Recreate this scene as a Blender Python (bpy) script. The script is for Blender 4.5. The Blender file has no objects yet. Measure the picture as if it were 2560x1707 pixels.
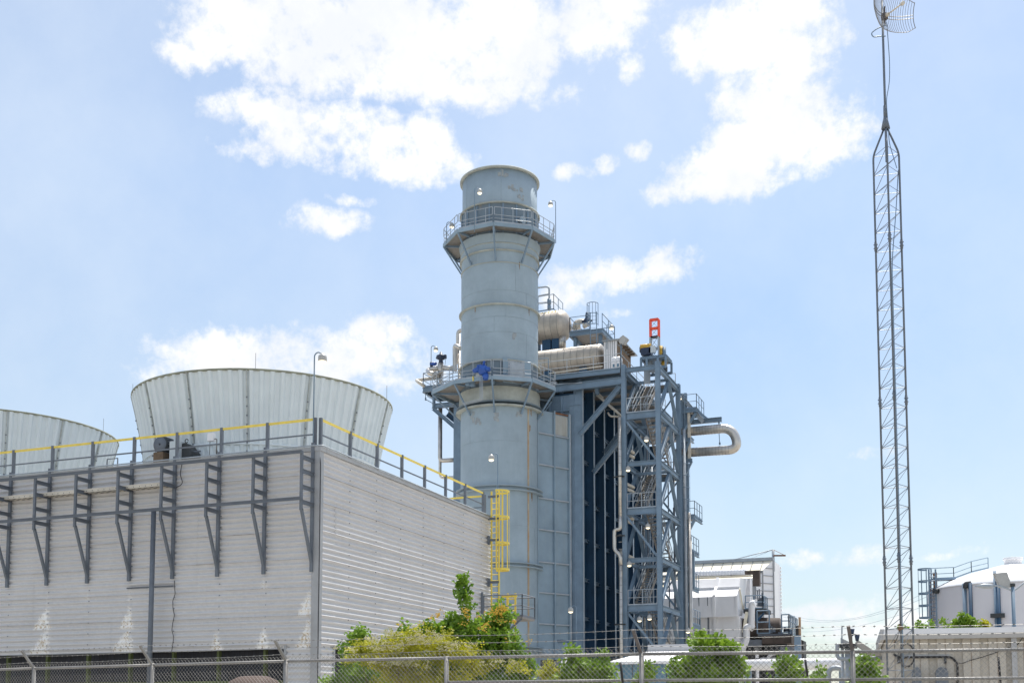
import bpy, bmesh, math, random
from mathutils import Vector, Matrix
R = math.radians
sc = bpy.context.scene

# ------------------------------------------------------------------ camera
EYE = Vector((0, 0, 1.65)); YAW = R(21.5); PITCH = R(4.9); FPX = 2900.0; PPY = 1536.0
cam_d = bpy.data.cameras.new("camera"); cam = bpy.data.objects.new("camera", cam_d)
sc.collection.objects.link(cam); sc.camera = cam
cam.location = EYE; cam.rotation_euler = (R(90) + PITCH, 0, YAW)
cam_d.sensor_fit = 'HORIZONTAL'; cam_d.sensor_width = 36; cam_d.lens = FPX / 2560 * 36
cam_d.shift_y = (PPY - 853.5) / 2560; cam_d.clip_start = 0.1; cam_d.clip_end = 6000
RT = Vector((math.cos(YAW), math.sin(YAW), 0)); HZ = Vector((-math.sin(YAW), math.cos(YAW), 0)); ZU = Vector((0, 0, 1))
FW = math.cos(PITCH) * HZ + math.sin(PITCH) * ZU; UP = -math.sin(PITCH) * HZ + math.cos(PITCH) * ZU
def ray(u, v): return (u - 1280) / FPX * RT + (PPY - v) / FPX * UP + FW
def P(u, v, x=None, y=None, z=None, d=None):
    "the point of the site seen in direction (u, v) on a survey plane x, y, z or at distance d"
    q = ray(u, v)
    if x is not None: t = (x - EYE.x) / q.x
    elif y is not None: t = (y - EYE.y) / q.y
    elif z is not None: t = (z - EYE.z) / q.z
    else: t = d / q.dot(HZ)
    return EYE + q * t

# ------------------------------------------------------------------ sky, sun, exposure
SUN_EL, SUN_AZ = R(67), R(7)          # azimuth measured from +Y towards +X
world = bpy.data.worlds.new("World"); sc.world = world; world.use_nodes = True
nt = world.node_tree; nt.nodes.clear()
def N(t, **k):
    n = nt.nodes.new(t)
    for a, b in k.items(): setattr(n, a, b)
    return n
def L(a, b): nt.links.new(a, b)
def M(op, a, b=None, c=None, clamp=False):
    n = N('ShaderNodeMath', operation=op, use_clamp=clamp)
    for i, q in enumerate((a, b, c)):
        if q is None: continue
        if isinstance(q, (int, float)): n.inputs[i].default_value = q
        else: L(q, n.inputs[i])
    return n.outputs[0]
sky = N('ShaderNodeTexSky', sky_type='NISHITA', sun_disc=False, sun_elevation=SUN_EL, sun_rotation=SUN_AZ,
        altitude=100, air_density=1.0, dust_density=0.7, ozone_density=2.2)
tc = N('ShaderNodeTexCoord')
sp = N('ShaderNodeSeparateXYZ'); L(tc.outputs['Generated'], sp.inputs[0])
az = M('DEGREES', M('ARCTAN2', sp.outputs[0], sp.outputs[1]))        # from +Y towards +X
el = M('DEGREES', M('ARCSINE', sp.outputs[2]))
def noise(scale, detail=7, rough=0.58, vec=None, offs=None):
    n = N('ShaderNodeTexNoise'); n.inputs['Scale'].default_value = scale; n.inputs['Detail'].default_value = detail
    n.inputs['Roughness'].default_value = rough
    v = vec or tc.outputs['Generated']
    if offs:
        a = N('ShaderNodeVectorMath', operation='ADD'); L(v, a.inputs[0]); a.inputs[1].default_value = offs; v = a.outputs[0]
    L(v, n.inputs['Vector']); return n
wob = noise(9, 5, .55)
wsep = N('ShaderNodeSeparateXYZ'); L(wob.outputs['Color'], wsep.inputs[0])
azw = M('ADD', az, M('MULTIPLY', M('SUBTRACT', wsep.outputs[0], .5), 3.4))
elw = M('ADD', el, M('MULTIPLY', M('SUBTRACT', wsep.outputs[1], .5), 2.6))
ae = N('ShaderNodeCombineXYZ'); L(azw, ae.inputs[0]); L(elw, ae.inputs[1])
def azel(u, v):
    q = ray(u, v).normalized(); return math.degrees(math.atan2(q.x, q.y)), math.degrees(math.asin(q.z))
CL = [(640,60,190,85),(900,60,330,150),(1150,100,240,130),(1000,170,230,85),(480,150,75,40),(560,110,110,60),(1320,110,90,100),
 (1200,235,70,50),(780,180,130,70),(640,285,95,32),(800,330,150,50),(960,400,170,52),(760,375,150,45),(1090,375,50,65),
 (580,372,30,18),(700,250,70,22),(1500,40,110,85),(1450,110,45,50),(1575,170,30,32),(1850,110,150,80),(1960,50,110,70),(1990,160,120,80),
 (1910,240,110,60),(1990,310,150,85),(2070,365,75,45),(1850,400,140,42),(1770,445,110,35),(1690,472,65,26),(1900,340,130,60),
 (800,562,75,34),(870,508,50,11),(1432,416,30,15),(1502,395,22,17),(1588,358,22,18),(1500,690,120,45),(1610,655,100,34),
 (1420,730,70,35),(1650,690,60,20),(1545,780,40,14),(560,885,150,50),(700,860,100,50),(890,900,150,60),(925,840,70,42),
 (980,960,60,40),(640,940,260,60),(2020,1393,55,12),(2130,1402,75,22),(2172,1130,34,9),(2440,1388,36,10),(2345,1406,36,8),
 (2080,1525,150,22),(2200,1560,180,20)]
acc = None
for (u, v, rx, ry) in CL:
    a0, e0 = azel(u, v); a1, _ = azel(u + rx, v); _, e1 = azel(u, v - ry)
    s = N('ShaderNodeVectorMath', operation='SUBTRACT'); L(ae.outputs[0], s.inputs[0]); s.inputs[1].default_value = (a0, e0, 0)
    m = N('ShaderNodeVectorMath', operation='MULTIPLY'); L(s.outputs[0], m.inputs[0]); m.inputs[1].default_value = (1 / max(abs(a1 - a0), .1), 1 / max(abs(e1 - e0), .1), 0)
    d = N('ShaderNodeVectorMath', operation='DOT_PRODUCT'); L(m.outputs[0], d.inputs[0]); L(m.outputs[0], d.inputs[1])
    val = M('MULTIPLY', M('SUBTRACT', 1.2 if ry > 25 else .25, d.outputs['Value']), min(1.25, .22 + ry / 58))
    acc = val if acc is None else M('MAXIMUM', acc, val)
acc = M('MAXIMUM', acc, -3.2)
fine = noise(30, 10, .66); fluff = M('MULTIPLY', M('SUBTRACT', fine.outputs['Fac'], .5), 7.0)
mid = noise(11, 4, .5, offs=(4, 2, 8)); fluff = M('ADD', fluff, M('MULTIPLY', M('SUBTRACT', mid.outputs['Fac'], .5), 4.0))
tiny = noise(90, 5, .6, offs=(2, 5, 3)); fluff = M('ADD', fluff, M('MULTIPLY', M('SUBTRACT', tiny.outputs['Fac'], .5), 2.6))
dens = M('ADD', acc, fluff)
# unseen broken cloud added beside and behind the camera to light the front faces
rest = noise(3.2, 8, .6, offs=(3.1, 1.7, 0.4))
frontal = M('MULTIPLY', sp.outputs[0], FW.x); frontal = M('ADD', frontal, M('MULTIPLY', sp.outputs[1], FW.y))
away = M('SMOOTH_MIN', M('MULTIPLY', M('SUBTRACT', .62, frontal), 5.0), 1.0, .3)
dens2 = M('ADD', M('MULTIPLY', M('SUBTRACT', rest.outputs['Fac'], .575), 9.0), M('MULTIPLY', M('SUBTRACT', away, 1.0), 6.0))
dens = M('MAXIMUM', dens, dens2)
mr = N('ShaderNodeMapRange', interpolation_type='SMOOTHSTEP'); L(dens, mr.inputs[0])
mr.inputs[1].default_value = -1.15; mr.inputs[2].default_value = 1.35
# thin veil
veil = noise(3.5, 7, .62, offs=(9, 2, 5))
vfac = M('ADD', M('MULTIPLY', M('SUBTRACT', veil.outputs['Fac'], .5), .9), .29, clamp=True)
cshade = noise(13, 7, .62, offs=(1, 7, 2))
cs = N('ShaderNodeMapRange', interpolation_type='SMOOTHSTEP'); L(cshade.outputs['Fac'], cs.inputs[0]); cs.inputs[1].default_value = .34; cs.inputs[2].default_value = .62
cr = N('ShaderNodeMix', data_type='RGBA')
L(cs.outputs[0], cr.inputs[0]); cr.inputs[6].default_value = (4.45, 4.6, 4.85, 1); cr.inputs[7].default_value = (5.2, 5.2, 5.2, 1)
low = N('ShaderNodeMapRange'); L(sp.outputs[2], low.inputs[0]); low.inputs[1].default_value = 0.0; low.inputs[2].default_value = .42; low.inputs[3].default_value = .62; low.inputs[4].default_value = .98
lowc = N('ShaderNodeCombineXYZ'); L(low.outputs[0], lowc.inputs[0]); L(M('MULTIPLY', low.outputs[0], .955), lowc.inputs[1]); L(M('MULTIPLY', low.outputs[0], .88), lowc.inputs[2])
skyc = N('ShaderNodeVectorMath', operation='MULTIPLY'); L(sky.outputs[0], skyc.inputs[0]); L(lowc.outputs[0], skyc.inputs[1])
vmix = N('ShaderNodeMix', data_type='RGBA'); L(vfac, vmix.inputs[0]); L(skyc.outputs[0], vmix.inputs[6]); vmix.inputs[7].default_value = (4.3, 4.7, 5.1, 1)
mixc = N('ShaderNodeMix', data_type='RGBA'); L(mr.outputs[0], mixc.inputs[0]); L(vmix.outputs[2], mixc.inputs[6]); L(cr.outputs[2], mixc.inputs[7])
bg = N('ShaderNodeBackground'); bg.inputs['Strength'].default_value = 0.122; L(mixc.outputs[2], bg.inputs['Color'])
wo = N('ShaderNodeOutputWorld'); L(bg.outputs[0], wo.inputs['Surface'])
world.cycles.sampling_method = 'MANUAL'; world.cycles.sample_map_resolution = 512

sun_d = bpy.data.lights.new("sun", 'SUN'); sun_d.energy = 4.0; sun_d.angle = R(0.53); sun_d.color = (1, .955, .88)
sun = bpy.data.objects.new("sun", sun_d); sc.collection.objects.link(sun)
sdir = Vector((math.sin(SUN_AZ) * math.cos(SUN_EL), math.cos(SUN_AZ) * math.cos(SUN_EL), math.sin(SUN_EL)))
sun.rotation_euler = sdir.to_track_quat('Z', 'Y').to_euler(); sun.location = (0, 0, 80)
sc.view_settings.view_transform = 'Standard'; sc.view_settings.look = 'None'; sc.view_settings.exposure = 0.78
sc.view_settings.gamma = 1
sc.render.engine = 'CYCLES'; sc.cycles.max_bounces = 6; sc.cycles.diffuse_bounces = 3; sc.cycles.glossy_bounces = 3
sc.cycles.use_denoising = True

# ------------------------------------------------------------------ materials
def new_mat(name):
    m = bpy.data.materials.new(name); m.use_nodes = True; t = m.node_tree; t.nodes.clear()
    o = t.nodes.new('ShaderNodeOutputMaterial'); b = t.nodes.new('ShaderNodeBsdfPrincipled'); t.links.new(b.outputs[0], o.inputs[0])
    return m, t, b
def paint(name, col, rough=.55, metal=0.0, var=.18, scale=1.2, tint=None, streak=0.0, streak_col=(.25, .2, .16), bump=0.0, fine=0.0, spec=.5, stretch=None):
    "weathered surface: large soft patches, optional runs of dirt down the height, optional grain"
    m, t, b = new_mat(name); nd = t.nodes; lk = t.links
    co = nd.new('ShaderNodeTexCoord')
    mp = nd.new('ShaderNodeMapping'); lk.new(co.outputs['Object'], mp.inputs[0])
    if stretch: mp.inputs['Scale'].default_value = stretch
    n1 = nd.new('ShaderNodeTexNoise'); n1.inputs['Scale'].default_value = scale; n1.inputs['Detail'].default_value = 8; n1.inputs['Roughness'].default_value = .62
    lk.new(mp.outputs[0], n1.inputs['Vector'])
    c2 = tint or tuple(min(1, c * (1 + var * 1.3)) for c in col)
    c1 = tuple(c * (1 - var) for c in col)
    rp = nd.new('ShaderNodeValToRGB'); rp.color_ramp.elements[0].position = .3; rp.color_ramp.elements[1].position = .7
    rp.color_ramp.elements[0].color = (*c1, 1); rp.color_ramp.elements[1].color = (*c2, 1)
    lk.new(n1.outputs['Fac'], rp.inputs[0]); out = rp.outputs[0]
    if streak:
        ms = nd.new('ShaderNodeMapping'); ms.inputs['Scale'].default_value = (3.2, 3.2, .16); lk.new(co.outputs['Object'], ms.inputs[0])
        n2 = nd.new('ShaderNodeTexNoise'); n2.inputs['Scale'].default_value = 1.0; n2.inputs['Detail'].default_value = 7; n2.inputs['Roughness'].default_value = .65
        lk.new(ms.outputs[0], n2.inputs['Vector'])
        r2 = nd.new('ShaderNodeMapRange'); r2.inputs[1].default_value = .52; r2.inputs[2].default_value = .78; r2.inputs[3].default_value = 0; r2.inputs[4].default_value = streak
        lk.new(n2.outputs['Fac'], r2.inputs[0])
        mx = nd.new('ShaderNodeMix'); mx.data_type = 'RGBA'; lk.new(r2.outputs[0], mx.inputs[0]); lk.new(out, mx.inputs[6]); mx.inputs[7].default_value = (*streak_col, 1); out = mx.outputs[2]
    if fine:
        n3 = nd.new('ShaderNodeTexNoise'); n3.inputs['Scale'].default_value = 28; n3.inputs['Detail'].default_value = 4; lk.new(co.outputs['Object'], n3.inputs['Vector'])
        r3 = nd.new('ShaderNodeMapRange'); r3.inputs[1].default_value = .3; r3.inputs[2].default_value = .7; r3.inputs[3].default_value = 1 - fine; r3.inputs[4].default_value = 1 + fine
        lk.new(n3.outputs['Fac'], r3.inputs[0])
        mm = nd.new('ShaderNodeVectorMath'); mm.operation = 'SCALE'; lk.new(out, mm.inputs[0]); lk.new(r3.outputs[0], mm.inputs['Scale']); out = mm.outputs[0]
    lk.new(out, b.inputs['Base Color'])
    rr = nd.new('ShaderNodeMapRange'); rr.inputs[3].default_value = max(.05, rough - .1); rr.inputs[4].default_value = min(1, rough + .12)
    lk.new(n1.outputs['Fac'], rr.inputs[0]); lk.new(rr.outputs[0], b.inputs['Roughness'])
    b.inputs['Metallic'].default_value = metal; b.inputs['Specular IOR Level'].default_value = spec
    if bump:
        bp = nd.new('ShaderNodeBump'); bp.inputs['Strength'].default_value = bump; bp.inputs['Distance'].default_value = .02
        n4 = nd.new('ShaderNodeTexNoise'); n4.inputs['Scale'].default_value = 7; n4.inputs['Detail'].default_value = 5; lk.new(co.outputs['Object'], n4.inputs['Vector'])
        lk.new(n4.outputs['Fac'], bp.inputs['Height']); lk.new(bp.outputs[0], b.inputs['Normal'])
    return m
MT = {}
MT['clad'] = paint('weathered_white_cladding', (.61, .605, .61), .7, var=.035, scale=.6, streak=.12, streak_col=(.42, .40, .37), fine=.04)
def add_stains(m, stains, off):
    "mineral runs below leaking joints: each widens downward from its leak and ends ragged"
    t = m.node_tree; nd = t.nodes; lk = t.links; b = [x for x in nd if x.type == 'BSDF_PRINCIPLED'][0]; src = b.inputs['Base Color'].links[0].from_socket
    def mm(op, a, c=None, d=None, cl=False):
        n = nd.new('ShaderNodeMath'); n.operation = op; n.use_clamp = cl
        for i, q in enumerate((a, c, d)):
            if q is None: continue
            if isinstance(q, (int, float)): n.inputs[i].default_value = q
            else: lk.new(q, n.inputs[i])
        return n.outputs[0]
    co = nd.new('ShaderNodeTexCoord'); sp_ = nd.new('ShaderNodeSeparateXYZ'); lk.new(co.outputs['Object'], sp_.inputs[0])
    def nz(sc_, det, st=(1, 1, 1)):
        mp = nd.new('ShaderNodeMapping'); mp.inputs['Scale'].default_value = st; lk.new(co.outputs['Object'], mp.inputs[0])
        n = nd.new('ShaderNodeTexNoise'); n.inputs['Scale'].default_value = sc_; n.inputs['Detail'].default_value = det; n.inputs['Roughness'].default_value = .7; lk.new(mp.outputs[0], n.inputs['Vector']); return n.outputs['Fac']
    n1, n2, n3 = nz(3.5, 6, (1, 1, .6)), nz(9, 6), nz(5, 5, (2, 2, .5)); acc = None
    for (x, zt, h, w, lean, st) in stains:
        tt = mm('DIVIDE', mm('SUBTRACT', zt - off[2], sp_.outputs[2]), h)
        dx = mm('ADD', mm('SUBTRACT', sp_.outputs[0], x - off[0]), mm('MULTIPLY', tt, -lean * w)); dx = mm('ADD', dx, mm('MULTIPLY', mm('SUBTRACT', n1, .5), w * 1.3))
        e = mm('MULTIPLY', mm('SUBTRACT', mm('MULTIPLY_ADD', tt, .9 * w, .16 * w), mm('ABSOLUTE', dx)), 5.0, cl=True)
        g = mm('MULTIPLY', mm('MULTIPLY', tt, 12, cl=True), mm('MULTIPLY', mm('SUBTRACT', 1.04, tt), 12, cl=True))
        v = mm('MULTIPLY', mm('MULTIPLY', e, g), st); acc = v if acc is None else mm('MAXIMUM', acc, v)
    tex = mm('MULTIPLY', mm('SUBTRACT', n2, .22), 4.2, cl=True); acc = mm('MULTIPLY', acc, tex)
    cr_ = nd.new('ShaderNodeValToRGB'); e = cr_.color_ramp.elements; e[0].position = .36; e[0].color = (.46, .35, .20, 1); e[1].position = .50; e[1].color = (.93, .92, .90, 1); lk.new(n3, cr_.inputs[0])
    mx = nd.new('ShaderNodeMix'); mx.data_type = 'RGBA'; lk.new(acc, mx.inputs[0]); lk.new(src, mx.inputs[6]); lk.new(cr_.outputs[0], mx.inputs[7]); lk.new(mx.outputs[2], b.inputs['Base Color'])
_c = lambda k: -23.21 - 2.15 * k
add_stains(MT['clad'], [(_c(6), 6.15, .95, .55, -.5, 1), (_c(6), 5.25, 1.05, .60, -.55, .9), (_c(4), 6.1, .98, .42, -.3, 1), (_c(4), 5.15, .95, .60, -.5, .95), (_c(2), 5.0, .85, .36, 0, 1), (_c(1), 5.05, .9, .42, -.1, 1), (_c(1), 7.02, .55, .3, 0, .45), (_c(4), 6.85, .6, .16, 0, .7), (_c(6), 6.95, .8, .14, 0, .5), (_c(5), 6.9, .5, .22, -.3, .35), (-23.3, 6.45, 1.05, .42, -.6, .9), (-23.3, 5.45, 1.3, .42, -.6, .9), (-22.93, 6.5, 2.4, .05, 0, .5)], (-30, 46, 0))
MT['weld'] = paint('weld_line', (.27, .335, .385), .6, var=.15, scale=2)
MT['seam'] = paint('seam_sealant', (.33, .29, .26), .8, var=.5, scale=2)
MT['trim'] = paint('grey_corner_trim', (.36, .37, .385), .6, var=.12, streak=.25)
MT['gsteel'] = paint('grey_frp_steel', (.135, .155, .185), .55, var=.14, scale=2, fine=.06)
MT['yellow'] = paint('safety_yellow', (.80, .62, .11), .5, var=.1, scale=3)
MT['fanwhite'] = paint('fibreglass_white', (.65, .715, .75), .45, var=.06, scale=.5, streak=.12, streak_col=(.54, .56, .52))
MT['rim'] = paint('mossy_rim', (.24, .25, .20), .8, var=.3, scale=2)
MT['stack'] = paint('chalky_blue_grey_paint', (.295, .372, .43), .6, var=.13, scale=.45, streak=.38, streak_col=(.38, .45, .50), fine=.03, bump=.08)
MT['stackband'] = paint('blue_grey_band', (.15, .20, .245), .6, var=.14, scale=.8, streak=.3, streak_col=(.14, .17, .2))
MT['ring'] = paint('chalky_ring', (.36, .385, .36), .7, var=.2, scale=1.3, streak=.2, streak_col=(.25, .2, .14))
MT['duct'] = paint('duct_blue_grey', (.24, .325, .40), .6, var=.14, scale=.5, streak=.4, streak_col=(.31, .36, .38), bump=.08)
MT['steel'] = paint('slate_blue_steel', (.165, .24, .325), .5, var=.16, scale=1.1, fine=.05)
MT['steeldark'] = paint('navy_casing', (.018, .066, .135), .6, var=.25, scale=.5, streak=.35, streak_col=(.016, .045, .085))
MT['steellight'] = paint('pale_galvanised', (.36, .40, .44), .5, metal=.15, var=.14, scale=2)
MT['galv'] = paint('galvanised_tube', (.235, .23, .225), .5, metal=.25, var=.2, scale=5, fine=.08)
MT['mesh'] = paint('galvanised_wire', (.25, .245, .235), .5, metal=.25, var=.25, scale=3)
MT['alu'] = paint('aluminium_jacket', (.56, .53, .49), .34, metal=.75, var=.16, scale=1.6, bump=.25)
MT['drum'] = paint('drum_jacket', (.50, .45, .39), .48, metal=.45, var=.22, scale=.9, streak=.35, streak_col=(.36, .3, .25), bump=.2)
MT['band'] = paint('jacket_band', (.30, .285, .26), .5, metal=.5, var=.2)
MT['cream'] = paint('cream_insulated_pipe', (.60, .555, .48), .5, metal=.15, var=.16, scale=1.5)
MT['blue'] = paint('actuator_blue', (.02, .085, .36), .4, var=.2, scale=3)
MT['dkblue'] = paint('valve_dark_blue', (.02, .035, .075), .5, var=.3, scale=3)
MT['white'] = paint('white_paint', (.83, .83, .85), .5, var=.05, scale=.5, streak=.25, streak_col=(.62, .60, .58))
MT['whitecool'] = paint('tank_white', (.66, .655, .70), .5, var=.04, scale=.2, streak=.15, streak_col=(.58, .57, .6))
MT['creamroof'] = paint('cream_hood', (.74, .69, .56), .6, var=.08, scale=.4)
MT['dark'] = paint('dark_steel', (.04, .045, .05), .7, var=.3)  # near-black steel, tone varies at random
MT['grate'] = paint('grating', (.235, .22, .205), .6, var=.2, scale=4)
MT['orange'] = paint('signal_orange', (.82, .085, .03), .45, var=.1)
MT['amber'] = paint('hoist_yellow', (.60, .36, .04), .5, var=.25, scale=3)
MT['rust'] = paint('rusty_steel', (.20, .09, .045), .8, var=.4, scale=2)
MT['algae'] = paint('algae_green_post', (.085, .105, .035), .85, var=.45, scale=2)
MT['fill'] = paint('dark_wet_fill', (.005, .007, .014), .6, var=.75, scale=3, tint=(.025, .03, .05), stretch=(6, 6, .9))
MT['concrete'] = paint('concrete', (.34, .33, .31), .85, var=.18, scale=.8, streak=.4, streak_col=(.16, .17, .1), bump=.3)
MT['beige'] = paint('beige_ribbed_wall', (.51, .47, .41), .65, var=.07, scale=.5, streak=.2, streak_col=(.38, .34, .28))
MT['fascia'] = paint('pale_fascia', (.42, .425, .44), .45, var=.06, scale=.7, streak=.1)
MT['teal'] = paint('blue_enclosure', (.10, .205, .29), .5, var=.12, scale=.8, streak=.2, streak_col=(.2, .25, .28))
MT['black'] = paint('black_rubber', (.015, .015, .018), .5, var=.3)
MT['mast'] = paint('mast_galvanised', (.15, .175, .21), .5, metal=.2, var=.14, scale=3)
MT['wood'] = paint('pole_wood', (.17, .12, .08), .9, var=.3, scale=3)
MT['brown'] = paint('terracotta_drum', (.06, .034, .026), .8, var=.2, scale=2)
MT['ground'] = paint('gravel_ground', (.33, .305, .265), .95, var=.25, scale=.35, fine=.25, bump=.6)
MT['asphalt'] = paint('asphalt', (.055, .055, .055), .9, var=.2, scale=.6, fine=.2)
MT['bark'] = paint('bark', (.12, .085, .06), .9, var=.3, scale=6)
MT['lamphead'] = paint('lamp_housing', (.42, .42, .41), .4, var=.1, scale=4)
MT['kiosk'] = paint('cabinet_grey', (.55, .60, .63), .5, var=.07)
MT['twig'] = paint('dry_twig', (.20, .13, .08), .9, var=.3, scale=6)
m, t, b = new_mat('lit_lamp_lens'); b.inputs['Base Color'].default_value = (.9, .85, .7, 1); b.inputs['Emission Color'].default_value = (1, .86, .58, 1); b.inputs['Emission Strength'].default_value = 1.0; MT['lens'] = m
def leafmat(name, dark, light, trans=.35, scale=2.5):
    m, t, b = new_mat(name); nd = t.nodes; lk = t.links
    co = nd.new('ShaderNodeTexCoord'); n = nd.new('ShaderNodeTexNoise'); n.inputs['Scale'].default_value = scale; n.inputs['Detail'].default_value = 6; n.inputs['Roughness'].default_value = .75
    lk.new(co.outputs['Object'], n.inputs['Vector'])
    rp = nd.new('ShaderNodeValToRGB'); rp.color_ramp.elements[0].position = .34; rp.color_ramp.elements[1].position = .66
    rp.color_ramp.elements[0].color = (*dark, 1); rp.color_ramp.elements[1].color = (*light, 1); lk.new(n.outputs['Fac'], rp.inputs[0])
    lk.new(rp.outputs[0], b.inputs['Base Color']); b.inputs['Roughness'].default_value = .5
    tr = nd.new('ShaderNodeBsdfTranslucent'); lk.new(rp.outputs[0], tr.inputs['Color'])
    ms = nd.new('ShaderNodeMixShader'); ms.inputs[0].default_value = trans; lk.new(b.outputs[0], ms.inputs[1]); lk.new(tr.outputs[0], ms.inputs[2])
    o = [x for x in nd if x.type == 'OUTPUT_MATERIAL'][0]; lk.new(ms.outputs[0], o.inputs[0]); return m
MT['leaf'] = leafmat('green_leaves', (.05, .13, .012), (.28, .44, .04), .36, 4)
MT['steellit'] = paint('lit_flange_edge', (.30, .36, .42), .5, var=.15, scale=1)  # pale tone puts the sunlit flange edges into the colour
MT['armdark'] = paint('weathered_arm', (.11, .10, .10), .7, var=.3, scale=4)
MT['grimy'] = paint('grimy_brown_steel', (.085, .065, .055), .8, var=.5, scale=1.2)
MT['leafbright'] = leafmat('bright_green_leaves', (.08, .17, .015), (.30, .45, .04), .3, 5)
MT['vine'] = leafmat('yellow_green_vine', (.24, .27, .015), (.64, .60, .05), .35, 4)
MT['blossom'] = leafmat('cream_blossom', (.55, .50, .26), (.80, .76, .50), .3)
MT['berry'] = leafmat('orange_berries', (.66, .42, .04), (.88, .66, .13), .3)

# ------------------------------------------------------------------ mesh helpers
def V(*a): return Vector(a) if len(a) == 3 else Vector(a[0])
class MB:
    def __init__(s): s.v = []; s.f = []; s.sm = []
    def add(s, vs, fs, smooth=False):
        o = len(s.v); s.v += [tuple(q) for q in vs]; s.f += [tuple(i + o for i in f) for f in fs]; s.sm += [smooth] * len(fs); return s
    def box(s, a, b):
        x0, y0, z0 = [min(p, q) for p, q in zip(a, b)]; x1, y1, z1 = [max(p, q) for p, q in zip(a, b)]
        return s.add([(x0,y0,z0),(x1,y0,z0),(x1,y1,z0),(x0,y1,z0),(x0,y0,z1),(x1,y0,z1),(x1,y1,z1),(x0,y1,z1)],
                     [(0,3,2,1),(4,5,6,7),(0,1,5,4),(1,2,6,5),(2,3,7,6),(3,0,4,7)])
    def bar(s, p, q, w, h, up=(0, 0, 1)):
        "rectangular bar: w across, h along up"
        p, q = V(p), V(q); a = (q - p).normalized(); u = V(up)
        if abs(a.dot(u)) > .98: u = Vector((0, 1, 0)) if abs(a.y) < .9 else Vector((1, 0, 0))
        sd = a.cross(u).normalized(); n = sd.cross(a).normalized(); sd *= w / 2; n *= h / 2
        vs = [c + i * sd + j * n for c in (p, q) for i, j in ((-1,-1),(1,-1),(1,1),(-1,1))]
        return s.add(vs, [(0,3,2,1),(4,5,6,7),(0,1,5,4),(1,2,6,5),(2,3,7,6),(3,0,4,7)])
    def ibeam(s, p, q, d, w, t=.03, up=(0, 0, 1)):
        "d between flanges along up, w flange width"
        p, q = V(p), V(q); a = (q - p).normalized(); u = V(up)
        if abs(a.dot(u)) > .98: u = Vector((0, 1, 0)) if abs(a.y) < .9 else Vector((1, 0, 0))
        sd = a.cross(u).normalized(); n = sd.cross(a).normalized(); D = d / 2; W = w / 2; T = t / 2
        pr = [(-W,-D),(W,-D),(W,-D+t),(T,-D+t),(T,D-t),(W,D-t),(W,D),(-W,D),(-W,D-t),(-T,D-t),(-T,-D+t),(-W,-D+t)]
        vs = [c + i * sd + j * n for c in (p, q) for i, j in pr]; m = len(pr)
        fs = [(i, (i + 1) % m, m + (i + 1) % m, m + i) for i in range(m)]
        fs += [(11,2,1,0),(10,3,2,11),(9,4,3,10),(7,6,5,8)][:0]
        for o in (0, m):
            e = [(0,1,2,11),(11,2,3,10),(10,3,4,9),(9,4,5,8),(8,5,6,7)]
            fs += [tuple(i + o for i in (f if o else f[::-1])) for f in e]
        return s.add(vs, fs)
    def tube(s, pts, r, n=8, cap=True, closed=False):
        pts = [V(p) for p in pts]; k = len(pts)
        rs = r if isinstance(r, (list, tuple)) else [r] * k
        vs = []; pu = None
        for i, p in enumerate(pts):
            if closed: a = (pts[(i + 1) % k] - pts[i - 1]).normalized()
            else: a = ((pts[min(i + 1, k - 1)] - p).normalized() + (p - pts[max(i - 1, 0)]).normalized()); a = a.normalized() if a.length > 1e-6 else (pts[min(i+1,k-1)] - pts[max(i-1,0)]).normalized()
            if pu is None: pu = Vector((0, 0, 1)) if abs(a.z) < .9 else Vector((1, 0, 0))
            e1 = a.cross(pu); e1 = e1.normalized() if e1.length > 1e-6 else a.orthogonal().normalized(); e2 = e1.cross(a).normalized(); pu = e2
            for j in range(n):
                t = 2 * math.pi * j / n; vs.append(p + rs[i] * (math.cos(t) * e1 + math.sin(t) * e2))
        fs = []
        for i in range(k if closed else k - 1):
            o = i * n; o2 = ((i + 1) % k) * n
            fs += [(o + j, o + (j + 1) % n, o2 + (j + 1) % n, o2 + j) for j in range(n)]
        s.add(vs, fs, n > 5)
        if cap and not closed:
            s.f.append(tuple(len(s.v) - len(vs) + j for j in range(n))[::-1]); s.sm.append(False)
            s.f.append(tuple(len(s.v) - n + j for j in range(n))); s.sm.append(False)
        return s
    def pipe(s, pts, r, bend=None, n=12, steps=5, cap=True):
        "tube with rounded elbows"
        pts = [V(p) for p in pts]; bend = bend or r * 2.5; out = [pts[0]]
        for i in range(1, len(pts) - 1):
            a = (pts[i - 1] - pts[i]); b = (pts[i + 1] - pts[i]); d = min(bend, a.length * .49, b.length * .49)
            a.normalize(); b.normalize(); p0 = pts[i] + a * d; p2 = pts[i] + b * d
            for k in range(steps + 1):
                t = k / steps; out.append((1 - t) ** 2 * p0 + 2 * t * (1 - t) * pts[i] + t * t * p2)
        out.append(pts[-1]); return s.tube(out, r, n, cap)
    def lathe(s, c, prof, n=48, smooth=True, axis='z', a0=0, a1=2 * math.pi):
        c = V(c); full = abs(a1 - a0 - 2 * math.pi) < 1e-4; m = n if full else n + 1; vs = []
        for r, h in prof:
            for j in range(m):
                t = a0 + (a1 - a0) * j / n; x, y = r * math.cos(t), r * math.sin(t)
                vs.append(c + (Vector((x, y, h)) if axis == 'z' else Vector((h, x, y)) if axis == 'x' else Vector((y, h, x))))
        fs = [(i * m + j, i * m + (j + 1) % m, (i + 1) * m + (j + 1) % m, (i + 1) * m + j) for i in range(len(prof) - 1) for j in range(n)]
        return s.add(vs, fs, smooth)
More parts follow.
